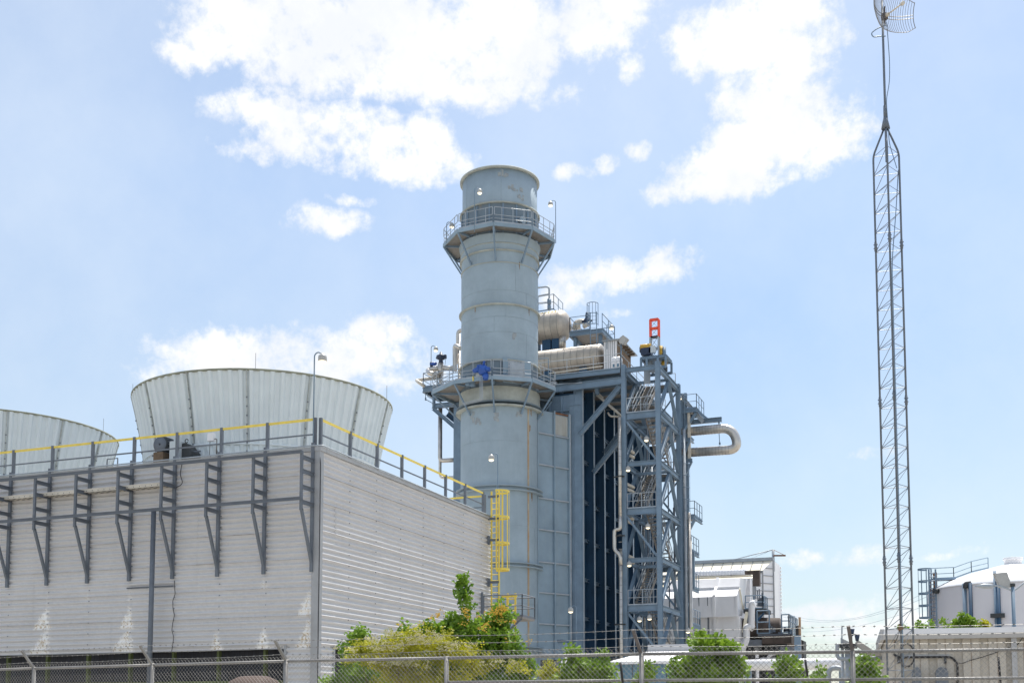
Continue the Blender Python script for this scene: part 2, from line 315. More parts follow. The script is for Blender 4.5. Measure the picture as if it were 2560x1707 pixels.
    def disc(s, c, r, z, n=48):
        c = V(c); return s.add([(c.x + r * math.cos(2 * math.pi * j / n), c.y + r * math.sin(2 * math.pi * j / n), z) for j in range(n)], [tuple(range(n))])
    def prism(s, poly, ax, a, b):
        "extrude a 2D polygon along axis ax (0,1,2); poly in the other two axes in order"
        o = [i for i in range(3) if i != ax]; vs = []
        for h in (a, b):
            for p in poly:
                q = [0, 0, 0]; q[ax] = h; q[o[0]] = p[0]; q[o[1]] = p[1]; vs.append(q)
        m = len(poly); return s.add(vs, [tuple(range(m))[::-1], tuple(range(m, 2 * m))] + [(i, (i + 1) % m, m + (i + 1) % m, m + i) for i in range(m)])
    def slab(s, poly, z0, z1):
        m = len(poly); vs = [(p[0], p[1], z0) for p in poly] + [(p[0], p[1], z1) for p in poly]
        return s.add(vs, [tuple(range(m))[::-1], tuple(range(m, 2 * m))] + [(i, (i + 1) % m, m + (i + 1) % m, m + i) for i in range(m)])
    def build(s, name, mat, parent=None, fix=True):
        me = bpy.data.meshes.new(name)
        off = Vector((0, 0, 0)); q = parent
        while q is not None: off += q.location; q = q.parent
        me.from_pydata([(v[0] - off.x, v[1] - off.y, v[2] - off.z) for v in s.v], [], s.f)
        me.polygons.foreach_set('use_smooth', s.sm)
        if fix:
            bm = bmesh.new(); bm.from_mesh(me); bmesh.ops.recalc_face_normals(bm, faces=bm.faces); bm.to_mesh(me); bm.free()
        me.materials.append(MT[mat]); o = bpy.data.objects.new(name, me); sc.collection.objects.link(o)
        if parent is not None: o.parent = parent
        return o
def tag(o, label=None, cat=None, group=None, kind=None):
    if label: o['label'] = label
    if cat: o['category'] = cat
    if group: o['group'] = group
    if kind: o['kind'] = kind
    return o
def thing(name, loc, label, cat, group=None):
    o = bpy.data.objects.new(name, None); sc.collection.objects.link(o); o.location = V(loc); o.empty_display_size = .3
    return tag(o, label, cat, group)
def dup(root, loc, label=None, rz=None):
    c = root.copy(); sc.collection.objects.link(c); c.location = V(loc)
    if rz is not None: c.rotation_euler = (0, 0, rz)
    if label: c['label'] = label
    for ch in list(root.children):
        d = ch.copy(); sc.collection.objects.link(d); d.parent = c
        for g in list(ch.children):
            e = g.copy(); sc.collection.objects.link(e); e.parent = d
    return c
def lerp(a, b, t): return V(a) + (V(b) - V(a)) * t
def railing(mb, pts, h=1.07, sp=1.5, r=.024, mids=(.5,), toe=.1, closed=False, n=5, posts=True):
    pts = [V(p) for p in pts]; segs = list(zip(pts, pts[1:] + ([pts[0]] if closed else [])))
    if not closed: segs = segs[:len(pts) - 1]
    up = Vector((0, 0, 1))
    for a, b in segs:
        mb.tube([a + up * h, b + up * h], r, n); 
        for m in mids: mb.tube([a + up * h * m, b + up * h * m], r * .85, n)
        if toe: mb.bar(a + up * toe / 2, b + up * toe / 2, .012, toe)
        k = max(1, round((b - a).length / sp))
        for i in range(k + 1):
            p = lerp(a, b, i / k); mb.tube([p, p + up * h], r, n)
    return mb
def ladder(mb, a, b, w=.45, side=(1, 0, 0), r=.022, step=.3):
    a, b, sd = V(a), V(b), V(side).normalized() * w / 2
    mb.bar(a - sd, b - sd, r * 2, r * 2.6, up=side); mb.bar(a + sd, b + sd, r * 2, r * 2.6, up=side)
    k = int((b - a).length / step)
    for i in range(1, k): c = lerp(a, b, i / k); mb.tube([c - sd, c + sd], r * .7, 4)
def cage(mb, c, z0, z1, r=.42, face=0.0, hoops=5, n=7, br=.02, w=.05, uw=None):
    "hoops and uprights round a ladder at c, opening turned away from angle face"
    c = V(c); al = [face - 2.1 + 4.2 * i / 14 for i in range(15)]
    for k in range(hoops):
        z = z0 + (z1 - z0) * k / (hoops - 1); pts = [(c.x + r * math.cos(t), c.y + r * math.sin(t), z) for t in al]
        for p, q in zip(pts, pts[1:]): mb.bar(p, q, .014, w)
    for i in range(n):
        t = face - 2.0 + 4.0 * i / (n - 1); x, y = c.x + r * math.cos(t), c.y + r * math.sin(t); mb.bar((x, y, z0), (x, y, z1), uw or w * .7, .014, up=(math.cos(t), math.sin(t), 0))
LAMPS = {}
def lamp(kind, base, label, h=2.4, rz=0.0, group='yard and platform lamps'):
    "pole with a hooked arm and a round downlight"
    key = (kind, round(h, 2))
    if key in LAMPS: return dup(LAMPS[key], base, label, rz)
    b = V(base); t = thing('platform_lamp', b, label, 'lamp', group); s = .85 if kind == 'pole' else .8
    m = MB(); 
    if kind == 'pole':
        m.pipe([b, b + V(0, 0, h), b + V(.16, 0, h + .10), b + V(.36, 0, h - .02)], .026, .1, 8); m.build('pole', 'steel', t)
        c = b + V(.36, 0, h - .02)
    else:
        m.pipe([b, b + V(0, 0, -.14)], .02, n=6); m.build('pole', 'steel', t); c = b + V(0, 0, -.12)
    hm_ = MB().lathe(c, [(.0, .03), (.07, .03), (.085, -.02), (.15, -.05), (.17, -.11), (.17, -.26), (.155, -.28)], 16); hd = hm_.build('lamp_head', 'lamphead', t)
    MB().lathe(c, [(.15, -.262), (.14, -.31), (.08, -.36), (0, -.375)], 14).build('lens', 'lens', hd)
    LAMPS[key] = t
    if rz: t.rotation_euler = (0, 0, rz)
    return t

def view(x0, y0, s): return lambda a_, b_, **k: P(x0 + a_ / s, y0 + b_ / s, **k)
vA = view(0, 880, 2.868); vB = view(0, 1300, 2.868); vC = view(760, 1200, 3.092); vD = view(1020, 400, 4.611)
vE = view(1020, 700, 3.734); vG = view(1340, 760, 3.563); vH = view(1340, 1180, 2.976); vI = view(1700, 1340, 2.735)
vJ = view(1700, 1360, 5.6); vK = view(2280, 1380, 7.129); vL = view(1030, 820, 3.735); vN = view(1540, 960, 4.9)
vO = view(1540, 1260, 3.918); vT = view(2120, 0, 3.565); vQ = view(2180, 1500, 6.19); vW = view(780, 1420, 3.5636); vY = view(1480, 1560, 3.459)

# ------------------------------------------------------------------ ground
g = MB(); 
g.add([(-3000, -800, 0), (3000, -800, 0), (3000, 5000, 0), (-3000, 5000, 0)], [(0, 1, 2, 3)]).build('ground', 'ground')['kind'] = 'structure'
g = MB(); g.add([(-300, -6, .004), (300, -6, .004), (300, 6.5, .004), (-300, 6.5, .004)], [(0, 1, 2, 3)])
o = g.build('road', 'asphalt'); o['kind'] = 'structure'; 

# ------------------------------------------------------------------ cooling tower
CX, CY, CW = -23.05, 38.21, -66.0; CY2 = 55.3; DZ = 11.86; LZ = 4.18
ct = thing('cooling_tower', (-30, 46, 0), 'long white corrugated cooling tower building with yellow railed roof', 'cooling tower')
def corrugated(along, z0, z1, fix, a0, a1, out):
    "horizontally ribbed sheets, 1.08 m courses lapped over one another; out = outward normal sign"
    mb = MB(); pitch = 1.083 / 5; zs = []
    z = 4.335
    courses = [(max(z0, z + 1.083 * k), min(z1, z + 1.083 * (k + 1)), z + 1.083 * k) for k in range(-5, 9)]
    rnd = random.Random(5)
    L_ = abs(a1 - a0); cuts = max(1, round(L_ / 4.3))
    for (s0, s1, base) in courses:
        if s1 - s0 < .02: continue
        n = max(2, round((s1 - s0) / pitch * 10))
        for c in range(cuts):
            b0 = a0 + (a1 - a0) * c / cuts; b1 = a0 + (a1 - a0) * (c + 1) / cuts
            jit = rnd.uniform(-.006, .006); sag = rnd.uniform(-.008, .008)
            vs = []
            for i in range(n + 1):
                zz = s0 + (s1 - s0) * i / n; ph = (zz - base) / pitch * 2 * math.pi
                w = math.cos(ph)
                lap = .018 * (1 - (zz - base) / 1.083)
                d = .046 * w + lap + jit
                for q, sg in ((b0, 0), (b1, sag)):
                    vs.append((q, fix + out * (d + .05), zz + sg * 0) if along == 'x' else (fix + out * (d + .05), q, zz))
            fs = [(2 * i, 2 * i + 1, 2 * i + 3, 2 * i + 2) for i in range(n)]
            mb.add(vs, fs, True)
    return mb
corrugated('x', LZ, DZ - .12, CY, CW, CX - 1.33, -1).build('front_cladding', 'clad', ct, fix=False)
o = corrugated('x', .3, DZ - .12, CY, CX - 1.33, CX - .14, -1).build('corner_cladding', 'clad', ct, fix=False)
corrugated('y', LZ, DZ - .12, CX, CY + 1.2, CY2, 1).build('side_cladding', 'clad', ct, fix=False)
corrugated('y', .3, DZ - .12, CX, CY + .14, CY + 1.2, 1).build('corner_cladding', 'clad', ct, fix=False)
# dark seams where the courses lap
m = MB()
for k in range(0, 7):
    z = 4.335 + 1.083 * k
    for c in range(0, 20):
        x1 = CX - .14 - c * 2.15; x0 = x1 - 2.15
        if x0 < CW: break
        m.box((x0, CY - .108 - .001 * (c % 3), z - .008), (x1, CY - .06, z + .002 + .004 * ((c * 7 + k * 3) % 4)))
    m.box((CX + .06, CY + .14, z - .012), (CX + .108, CY2, z + .006))
m.build('lap_seam', 'seam', ct)
# sheet fixings
m = MB()
for c in range(0, 18):
    x = CX - .16 - c * 2.15
    for k in range(0, 16):
        z = 4.5 + k * .45; m.box((x + .08, CY - .115, z), (x + .115, CY - .085, z + .035))
for c in range(1, 8):
    y = CY + c * 2.25
    for k in range(0, 17):
        z = 4.5 + k * .433; m.box((CX + .085, y, z), (CX + .112, y + .035, z + .035))
m.build('sheet_fixing', 'gsteel', ct)['kind'] = 'stuff'
m = MB(); m.box((CX - .16, CY - .14, 0), (CX + .13, CY + .16, DZ - .05)); m.build('corner_trim', 'trim', ct)
m = MB(); m.pipe([(CX + .16, CY - .12, 0), (CX + .16, CY - .12, DZ - .7), (CX + .05, CY - .10, DZ + .1)], .018, n=5); m.build('corner_cable', 'black', ct)
# parapet edge and deck
m = MB()
m.prism([(CY - .17, DZ - .13), (CY - .17, DZ + .03), (CY + .3, DZ + .05), (CY + .3, DZ - .13)], 0, CW, CX + .17)
m.prism([(CX + .18, DZ - .131), (CX + .18, DZ + .031), (CX - .3, DZ + .051), (CX - .3, DZ - .131)], 1, CY + .301, CY2 + .1)
m.build('parapet_edge', 'trim', ct)
m = MB(); m.box((CW, CY + .3, DZ - .2), (CX - .3, CY2, DZ + .02)); m.build('roof_deck', 'concrete', ct)
m = MB(); m.pipe([(CW, CY - .2, DZ + .07), (CX - .1, CY - .2, DZ + .07), (CX + .22, CY - .1, DZ + .07), (CX + .22, CY2, DZ + .02)], .03, n=6); m.build('conduit', 'steellight', ct)
# intake: posts, wet fill, sump wall
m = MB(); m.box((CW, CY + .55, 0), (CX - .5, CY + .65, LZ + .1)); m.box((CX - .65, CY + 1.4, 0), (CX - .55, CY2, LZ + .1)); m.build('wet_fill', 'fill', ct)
for c in range(1, 20):
    MB().box((CX - .16 - c * 2.15 - .05, CY + .02, 0), (CX - .16 - c * 2.15 + .05, CY + .2, LZ)).build('intake_post', 'algae', ct)
for c in range(1, 8):
    MB().box((CX - .2, CY + c * 2.25 - .07, 0), (CX - .02, CY + c * 2.25 + .07, LZ)).build('intake_post', 'algae', ct)
MB().box((CX - 1.36, CY - .1, .3), (CX - 1.26, CY + .12, LZ + .1)).build('intake_jamb', 'trim', ct)
MB().box((CX - .12, CY + 1.17, .3), (CX + .11, CY + 1.25, LZ + .1)).build('intake_jamb', 'trim', ct)
m = MB(); m.box((CW, CY - .35, 0), (CX - 1.36, CY + .0, 2.78)); m.box((CX + .0, CY + 1.3, 0), (CX + .35, CY2, 2.78)); m.build('basin_wall', 'concrete', ct)
m = MB(); m.box((CW, CY - .3, 2.78), (CX - 1.36, CY - .1, 2.95)); m.build('basin_ledge', 'algae', ct)
m = MB(); m.box((CW, CY2 - .1, 0), (CX, CY2, DZ - .2)); m.box((CW - .1, CY, 0), (CW, CY2, DZ - .2)); m.build('rear_wall', 'clad', ct)
m = MB(); m.box((CW, CY - .04, LZ - .03), (CX - 1.3, CY + .25, LZ)); m.build('intake_lintel', 'trim', ct)
# outrigger frames on the long face
YO = 37.25
for c in range(0, 19):
    x = CX - .16 - c * 2.15; m = MB()
    m.bar((x, CY - .15, 7.06), (x, CY - .15, 12.05), .13, .10, up=(0, 1, 0))
    m.bar((x, YO, 9.30), (x, YO, 11.56), .10, .09, up=(0, 1, 0))
    for z in (11.33, 10.80, 10.20, 9.62): m.ibeam((x + .035, YO, z), (x + .035, CY - .10, z), .15, .10, .02)
    m.bar((x, YO + .03, 9.36), (x, CY - .17, 7.42), .10, .10)
    m.build('outrigger_frame', 'gsteel', ct)
for z in (11.52, 9.74): MB().ibeam((CW, YO - .09, z), (CX - .1, YO - .09, z), .12, .08, .02).build('outrigger_rail', 'gsteel', ct)
# cable tray
m = MB(); x0 = -29.7
m.box((CW, YO + .42, 10.80), (x0, YO + .44, 10.95)); m.box((CW, YO + .44, 10.80), (x0, YO + .93, 10.815)); m.box((CW, YO + .92, 10.82), (x0, YO + .94, 10.95))
m.build('cable_tray', 'cream', ct)
m = MB(); x = x0 - .15
while x > CW:
    m.box((x - .04, YO + .41, 10.84), (x - .01, YO + .418, 10.87))
    m.box((x - .18, YO + .5, 10.793), (x - .04, YO + .56, 10.799)); m.box((x - .18, YO + .72, 10.793), (x - .04, YO + .78, 10.799)); x -= .3
m.build('tray_slot', 'dark', ct)['kind'] = 'stuff'
m = MB(); m.tube([(-30.3, 37.62, 0), (-30.3, 37.62, 9.83)], .10, 12); m.lathe((-30.3, 37.62, 0), [(.115, 9.78), (.115, 9.86), (0, 9.88)], 12); m.build('vent_pipe', 'gsteel', ct)
m = MB(); m.pipe([(-31.9, CY - .14, 6.78), (-29.6, CY - .14, 6.78)], .03, n=6); m.build('conduit', 'gsteel', ct)
m = MB(); xx = -29.56; pts = [(xx, CY - .13, 7.0)]
for k, dx in enumerate((.02, .06, -.05, -.03, .05, -.02, -.06, .04, 0, -.04)): pts.append((xx + dx, CY - .14, 6.75 - k * .29))
m.pipe(pts, .014, .05, n=5); m.build('hanging_cable', 'black', ct)
m = MB(); m.pipe([(-29.3, CY - .14, DZ), (-29.4, CY - .15, 11.3), (-29.2, CY - .2, 10.9), (-29.5, CY - .3, 10.7), (-29.9, YO + .6, 10.86), (-31, YO + .6, 10.9)], .016, .15, n=5); m.build('hanging_cable', 'black', ct)
# guard rail with yellow top rail
def guard(pts, sp, parent):
    for a, b in zip(pts, pts[1:]):
        a, b = V(a), V(b); MB().bar(a + V(0, 0, 1.14), b + V(0, 0, 1.14), .05, .09).build('top_rail', 'yellow', parent)
        MB().bar(a + V(0, 0, .55), b + V(0, 0, .55), .04, .055).build('mid_rail', 'gsteel', parent)
        k = round((b - a).length / sp)
        for i in range(k + 1):
            p = lerp(a, b, i / k); MB().box((p.x - .06, p.y - .05, p.z - .12), (p.x + .06, p.y + .05, p.z + 1.2)).build('railing_post', 'gsteel', parent)
guard([(CX - 19.51, CY - .03, DZ), (CX - .16, CY - .03, DZ)], 2.15, ct)
guard([(CX + .02, CY + .08, DZ), (CX + .02, CY2 - .9, DZ)], 2.25, ct)
guard([(CX - .2, CY2 - .15, DZ), (CX - 14.0, CY2 - .15, DZ)], 2.3, ct)
m = MB(); m.tube([(-33.4 , CY + .2, DZ), (-33.4, CY + .2, DZ + .45), (-32.85, CY + .2, DZ + .45), (-32.85, CY + .2, DZ)], .03, 6); m.build('kick_frame', 'gsteel', ct)

MT['flange'] = paint('grey_flange', (.43, .455, .44), .7, var=.25, scale=4)
# fan cylinders on the roof
def fan_stack(xc, yc, ph):
    t = thing('fan_stack', (xc, yc, DZ), '', 'fan stack', 'flared white fan stacks on the cooling tower roof')
    SEG = 14; RB = 6; zT = 16.42; m = MB(); prof = []
    for i in range(13):
        q = i / 12; z = DZ + (zT - DZ) * q
        if z < DZ + 1.5: r = 5.42
        else: w = (z - DZ - 1.5) / (zT - DZ - 1.5); r = 5.42 + .63 * w ** 1.25
        prof.append((r, z))
    angs = []
    for s_ in range(SEG):
        for k in range(RB):
            b0 = ph + (s_ + (k + .12) / RB * 1.0) * 2 * math.pi / SEG; w = 2 * math.pi / SEG / RB
            angs += [(b0, 0), (b0 + w * .16, 1), (b0 + w * .44, 1), (b0 + w * .60, 0)]
    n = len(angs); vs = []
    for i, (r, z) in enumerate(prof):
        low = z < DZ + 1.45
        for a, d in angs:
            rr = r + (.085 * d if not low else .05 * (1 - d)); vs.append((xc + rr * math.cos(a), yc + rr * math.sin(a), z))
    fs = [(i * n + j, i * n + (j + 1) % n, (i + 1) * n + (j + 1) % n, (i + 1) * n + j) for i in range(len(prof) - 1) for j in range(n)]
    m.add(vs, fs, False); m.build('fan_shell', 'fanwhite', t)
    m = MB(); m.lathe((xc, yc, 0), [(r - .07, z) for r, z in prof], 96); m.build('inner_liner', 'fanwhite', t)
    m = MB(); m.lathe((xc, yc, 0), [(5.95, zT - .02), (6.14, zT - .02), (6.15, zT + .06), (5.95, zT + .07), (5.95, zT - .02)], 112); m.build('rim', 'rim', t)
    for s_ in range(SEG):
        a = ph + s_ * 2 * math.pi / SEG; m = MB(); ca, sa = math.cos(a), math.sin(a)
        for (r0, z0), (r1, z1) in zip(prof, prof[1:]):
            m.bar((xc + (r0 + .06) * ca, yc + (r0 + .06) * sa, z0), (xc + (r1 + .06) * ca, yc + (r1 + .06) * sa, z1), .026, .10, up=(ca, sa, 0))
        m.build('joint_flange', 'flange', t)
        m = MB()
        for k in range(9):
            i = 1 + k; r, z = prof[min(12, i)]; m.box((xc + (r + .11) * ca - .024, yc + (r + .11) * sa - .024, z - .03), (xc + (r + .11) * ca + .024, yc + (r + .11) * sa + .024, z + .03))
        m.build('joint_bolt', 'gsteel', t)
    m = MB(); m.lathe((xc, yc, 0), [(5.46, DZ + 1.42), (5.53, DZ + 1.44), (5.50, DZ + 1.52), (5.46, DZ + 1.54)], 112); m.build('stiffening_band', 'fanwhite', t)
    for a in (-2.55, -1.05, .2, 2.0):
        m = MB(); m.tube([(xc + 6.1 * math.cos(a), yc + 6.1 * math.sin(a), zT), (xc + 6.1 * math.cos(a), yc + 6.1 * math.sin(a), zT + .75)], .012, 4); m.build('lightning_rod', 'galv', t)
    return t
f1 = fan_stack(-31.25, 46.75, R(-118) + .05); f1['label'] = 'nearer flared white fan stack rising behind the roof corner lamp'
f2 = fan_stack(-48.0, 46.75, R(-118)); f2['label'] = 'far left flared white fan stack cut by the frame edge'
# motor beside the nearer stack
def onfan(x, y, yy): return vA(x, y, y=yy)
mo = thing('fan_motor', (-30.9, 40.2, DZ), 'black fan motor with grey coupling guard on the cooling tower roof', 'motor')
c = vA(1180, 672, y=40.3); r = .36
MB().lathe(c, [(0, -.30), (r * .9, -.30), (r, -.24), (r, .30), (r * .8, .38), (0, .38)], 24, axis='y').build('motor_body', 'dark', mo)
m = MB()
for k in range(18): a = k * math.pi / 9; m.bar(c + V(.37 * math.cos(a), -.2, .37 * math.sin(a)), c + V(.37 * math.cos(a), .35, .37 * math.sin(a)), .02, .05, up=(math.cos(a), 0, math.sin(a)))
m.build('cooling_fin', 'gsteel', mo)
m = MB(); m.lathe(c + V(0, -.31, 0), [(.05, 0), (.33, 0), (.33, -.02), (.05, -.02)], 20, axis='y'); m.build('fan_cover', 'gsteel', mo)
q = vA(1255, 640, y=40.1); m = MB(); m.box((q.x - .2, 40.0, DZ + .02), (q.x + .28, 40.5, q.z)); m.build('coupling_guard', 'kiosk', mo)
q2 = vA(1340, 710, y=40.4); m = MB(); m.prism([(q2.x - .35, DZ + .1), (q2.x + .45, DZ + .1), (q2.x + .42, q2.z - .1), (q2.x + .05, q2.z + .32), (q2.x - .35, q2.z + .25)], 1, 40.2, 40.8); m.build('gear_housing', 'dark', mo)
MB().tube([q2 + V(.05 + .08 * math.cos(t * .7), -.1, .42 + .08 * math.sin(t * .7)) for t in range(9)], .02, 5).build('lifting_eye', 'dark', mo)
MB().tube([q2 + V(.42, -.3, -.45), q2 + V(.42, -.3, .0)], .04, 6).build('drain_stub', 'dark', mo)
MB().box((c.x - .3, 39.95, DZ + .02), (c.x + .2, 40.75, c.z - .34)).build('motor_base', 'wood', mo)
MB().tube([(c.x - .7, 40.4, c.z - .36), (q2.x + .7, 40.4, c.z - .36)], .04, 6).build('base_rail', 'gsteel', mo)
jb = thing('junction_box', vA(1520, 660, y=40.4), 'small white junction box with trailing cables by the fan stack', 'electrical box')
q = vA(1518, 608, y=40.4); MB().box((q.x - .15, 40.3, q.z - .18), (q.x + .13, 40.5, q.z + .16)).build('cabinet', 'white', jb)
m = MB(); m.pipe([q + V(.15, 0, -.1), q + V(.26, 0, -.1), q + V(.26, 0, -.75)], .025, n=6); m.build('conduit', 'galv', jb)
m = MB(); m.pipe([q + V(-.08, 0, -.2), q + V(-.1, 0, -.8), q + V(.1, 0, -.95), q + V(.32, -.05, -.85), q + V(.3, 0, -.6)], .012, .12, n=5); m.build('cable', 'black', jb)
# lamp on the corner of the roof, lamp by the far end
q = vA(2245, 690, y=38.05)
lamp('pole', (q.x, 38.05, DZ - .1), 'tall hooked lamp on the cooling tower roof corner', h=3.75, rz=R(0))
m = MB()
# ------------------------------------------------------------------ yellow caged ladder at the far end
YL = 55.0; top = vC(1515, 88, y=YL); cb = vC(1515, 690, y=YL)
ld = thing('caged_ladder', (top.x, YL, 0), 'yellow caged ladder on the end of the cooling tower', 'ladder')
xc = top.x; m = MB(); ladder(m, (xc - .22, YL - .1, vC(1470, 1010, y=YL).z - .3), (xc - .22, YL - .1, top.z + .02), .42, r=.03); m.build('ladder_rails', 'yellow', ld)
m = MB(); cage(m, (xc, YL + .05, 0), cb.z, top.z, r=.47, face=R(20), hoops=4, n=7, w=.11, uw=.06); m.build('safety_cage', 'yellow', ld)
for y_ in (130, 300, 465, 790): 
    m = MB(); z = vC(1450, y_, y=YL).z; m.bar((CX + .1, YL - .1, z), (xc, YL - .1, z), .09, .12)
    m.box((CX + .1, YL - .2, z - .22), (CX + .2, YL, z + .22)) if y_ > 300 else None
    m.build('wall_bracket', 'gsteel', ld)
lp = thing('ladder_platform', (xc + .6, YL, 0), 'small grey landing platform below the yellow caged ladder', 'platform')
a = vC(1390, 1070, y=YL - .3); b = vC(1720, 1100, y=YL - .3); zf = a.z
m = MB(); m.box((CX + .1, YL - .9, zf - .1), (b.x, YL + .9, zf)); m.build('floor', 'grate', lp)
m = MB(); railing(m, [(CX + .2, YL - .9, zf), (b.x, YL - .9, zf), (b.x, YL + .9, zf), (CX + .2, YL + .9, zf)], 1.12, 1.9, .035, n=4); m.build('guardrail', 'gsteel', lp)
m = MB(); m.bar((b.x - .05, YL - .85, zf - .1), (CX + .9, YL - .85, zf - 1.2), .09, .09); m.bar((CX + .15, YL - 1.0, zf - .9), (CX + .15, YL - 1.0, zf + 1.3), .1, .1); m.build('knee_brace', 'gsteel', lp)
l2 = thing('lower_ladder', (xc + .9, YL + .5, 0), 'lower yellow ladder rising from the flowering bush to the landing', 'ladder')
m = MB(); ladder(m, (xc + .45, YL + .5, 0), (xc + .45, YL + .5, zf + 1.35), .42, r=.035); m.build('ladder_rails', 'yellow', l2)
m = MB(); m.bar((xc - .1, YL + .5, zf + 1.2), (xc + .75, YL + .5, zf + 1.2), .05, .12); m.bar((xc + .2, YL + .5, zf - .9), (xc + .2, YL + .5, zf + 1.25), .06, .06); m.build('safety_gate', 'yellow', l2)

# ------------------------------------------------------------------ exhaust stack
SX, SY = -30.13, 74.11
st = thing('exhaust_stack', (SX, SY, 0), 'tall blue-grey cylindrical exhaust stack with two walkways', 'chimney stack')
def zc(v): return P(1249, v, d=77.3).z
seams = [724, 785, 825, 1100, 1330, 1505]
def ring(name, v, r0, r1, h=.12, mat='ring'):
    z = zc(v); MB().lathe((SX, SY, 0), [(r0, z - h), (r1, z - h), (r1, z), (r0, z), (r0, z - h)], 72).build(name, mat, st)
zt = zc(416)
MB().lathe((SX, SY, 0), [(2.66, zc(504)), (2.66, zt), (2.52, zt), (2.52, zc(504))], 72).build('top_shell', 'stack', st)
MB().lathe((SX, SY, 0), [(2.66, zt - .10), (2.84, zt - .10), (2.84, zt + .04), (2.52, zt + .05)], 72).build('rim', 'ring', st)
ring('flange', 504, 2.6, 2.86, .10); 
MB().lathe((SX, SY, 0), [(2.72, zc(605)), (2.72, zc(506))], 72).build('dark_band', 'stackband', st)
m = MB()
for k in range(18):
    a = -math.pi / 2 + YAW * 0 + (k + .35) * 2 * math.pi / 18; m.bar((SX + 2.75 * math.cos(a), SY + 2.75 * math.sin(a), zc(590)), (SX + 2.75 * math.cos(a), SY + 2.75 * math.sin(a), zc(508)), .10, .05, up=(math.cos(a), math.sin(a), 0))
m.build('band_rib', 'steel', st)
MB().lathe((SX, SY, 0), [(2.71, zc(897)), (2.71, zc(654)), (2.70, zc(625)), (2.78, zc(603)), (2.9, zc(585))], 72).build('middle_shell', 'stack', st)
ring('stiffener', 623, 2.6, 2.84, .08); ring('stiffener', 606, 2.6, 2.80, .06); ring('stiffener', 654, 2.6, 2.76, .05); ring('flange', 758, 2.6, 2.88, .09)
ring('weld_seam', 724, 2.6, 2.722, .02, 'weld'); ring('weld_seam', 790, 2.6, 2.722, .02, 'weld'); ring('weld_seam', 828, 2.6, 2.722, .02, 'weld')
ring('flange', 898, 2.6, 2.88, .08)
MB().lathe((SX, SY, 0), [(2.73, zc(984)), (2.73, zc(900))], 72).build('dark_band', 'stackband', st)
MB().lathe((SX, SY, 0), [(2.90, zc(1003)), (2.84, zc(985)), (2.84, zc(965))], 72).build('collar', 'ring', st)
ring('flange', 1002, 2.6, 3.03, .06, 'stackband'); ring('flange', 1011, 2.6, 3.08, .10)
MB().lathe((SX, SY, 0), [(2.73, 0), (2.73, zc(1010))], 72).build('lower_shell', 'stack', st)
for v in (1212, 1222, 1404, 1413, 1614, 1623): ring('flange', v, 2.6, 3.05, .06, 'stack')
for v in (1100, 1310, 1505): ring('weld_seam', v, 2.6, 2.742, .015, 'weld')
m = MB(); q = P(1325, 1100, d=78); aa = math.atan2(q.y - SY, q.x - SX)
m.bar((SX + 2.74 * math.cos(aa), SY + 2.74 * math.sin(aa), 0), (SX + 2.74 * math.cos(aa), SY + 2.74 * math.sin(aa), zc(1014)), .17, .012, up=(math.cos(aa), math.sin(aa), 0))
MT['ruststreak'] = paint('rust_streak', (.50, .32, .17), .8, var=.2, scale=1.5, tint=(.42, .40, .33)); m.build('rust_streak', 'ruststreak', st)
m = MB()
for (u, v, w, h) in ((1168, 1035, .18, .5), (1292, 468, .45, .4), (1310, 485, .25, .6), (1262, 440, .5, .35), (1285, 835, .16, .12), (1240, 1043, .22, .4), (1300, 1035, .2, .3), (1185, 1048, .3, .22)):
    q = P(u, v, d=77.4); aa = math.atan2(q.y - SY, q.x - SX); rnd = random.Random(u)
    for k in range(7):
        da = rnd.gauss(0, w / 2.7 * .5); dz = rnd.gauss(0, h * .5); s = rnd.uniform(.06, .16); c0 = aa + da
        rr = 2.665 if v < 500 else 2.735 if v > 1010 else 2.715
        m.bar((SX + rr * math.cos(c0), SY + rr * math.sin(c0), q.z + dz - s), (SX + rr * math.cos(c0), SY + rr * math.sin(c0), q.z + dz + s * .8), s * 1.3, .012, up=(math.cos(c0), math.sin(c0), 0))
MT['peel'] = paint('peeling_paint', (.27, .31, .34), .85, var=.2, scale=3, tint=(.37, .40, .41)); m.build('peeled_patch', 'peel', st)
m = MB(); rnd = random.Random(21)
for (v0, v1, rr) in ((654, 724, 2.712), (724, 758, 2.712), (758, 790, 2.712), (790, 828, 2.712), (828, 897, 2.712), (1011, 1100, 2.732), (1100, 1212, 2.732), (1224, 1310, 2.732), (1310, 1403, 2.732), (1415, 1505, 2.732), (418, 502, 2.662)):
    for k in range(3):
        a = rnd.uniform(0, 2.1) + k * 2.09; m.bar((SX + rr * math.cos(a), SY + rr * math.sin(a), zc(v1)), (SX + rr * math.cos(a), SY + rr * math.sin(a), zc(v0)), .03, .012, up=(math.cos(a), math.sin(a), 0))
m.build('plate_seam', 'weld', st)
m = MB()
for (u, vt, ln, w) in ((1342, 1003, 1.0, .10), (1335, 1060, .5, .12), (1110, 1225, .8, .05), (1350, 1228, .9, .06), (1190, 765, .6, .05), (1330, 765, .7, .06), (1210, 512, .5, .05), (1290, 660, .6, .04)):
    q = P(u, vt, d=78); aa = math.atan2(q.y - SY, q.x - SX); rr = 2.735 if vt > 1000 else 2.715
    for j in range(4):
        a = aa + rnd.uniform(-.03, .03); l_ = ln * rnd.uniform(.4, 1); m.bar((SX + rr * math.cos(a), SY + rr * math.sin(a), q.z - l_), (SX + rr * math.cos(a), SY + rr * math.sin(a), q.z), w * rnd.uniform(.3, .8), .01, up=(math.cos(a), math.sin(a), 0))
MT['rustrun'] = paint('rust_run', (.28, .17, .10), .85, var=.3, scale=4, tint=(.36, .32, .26)); m.build('rust_run', 'rustrun', st)
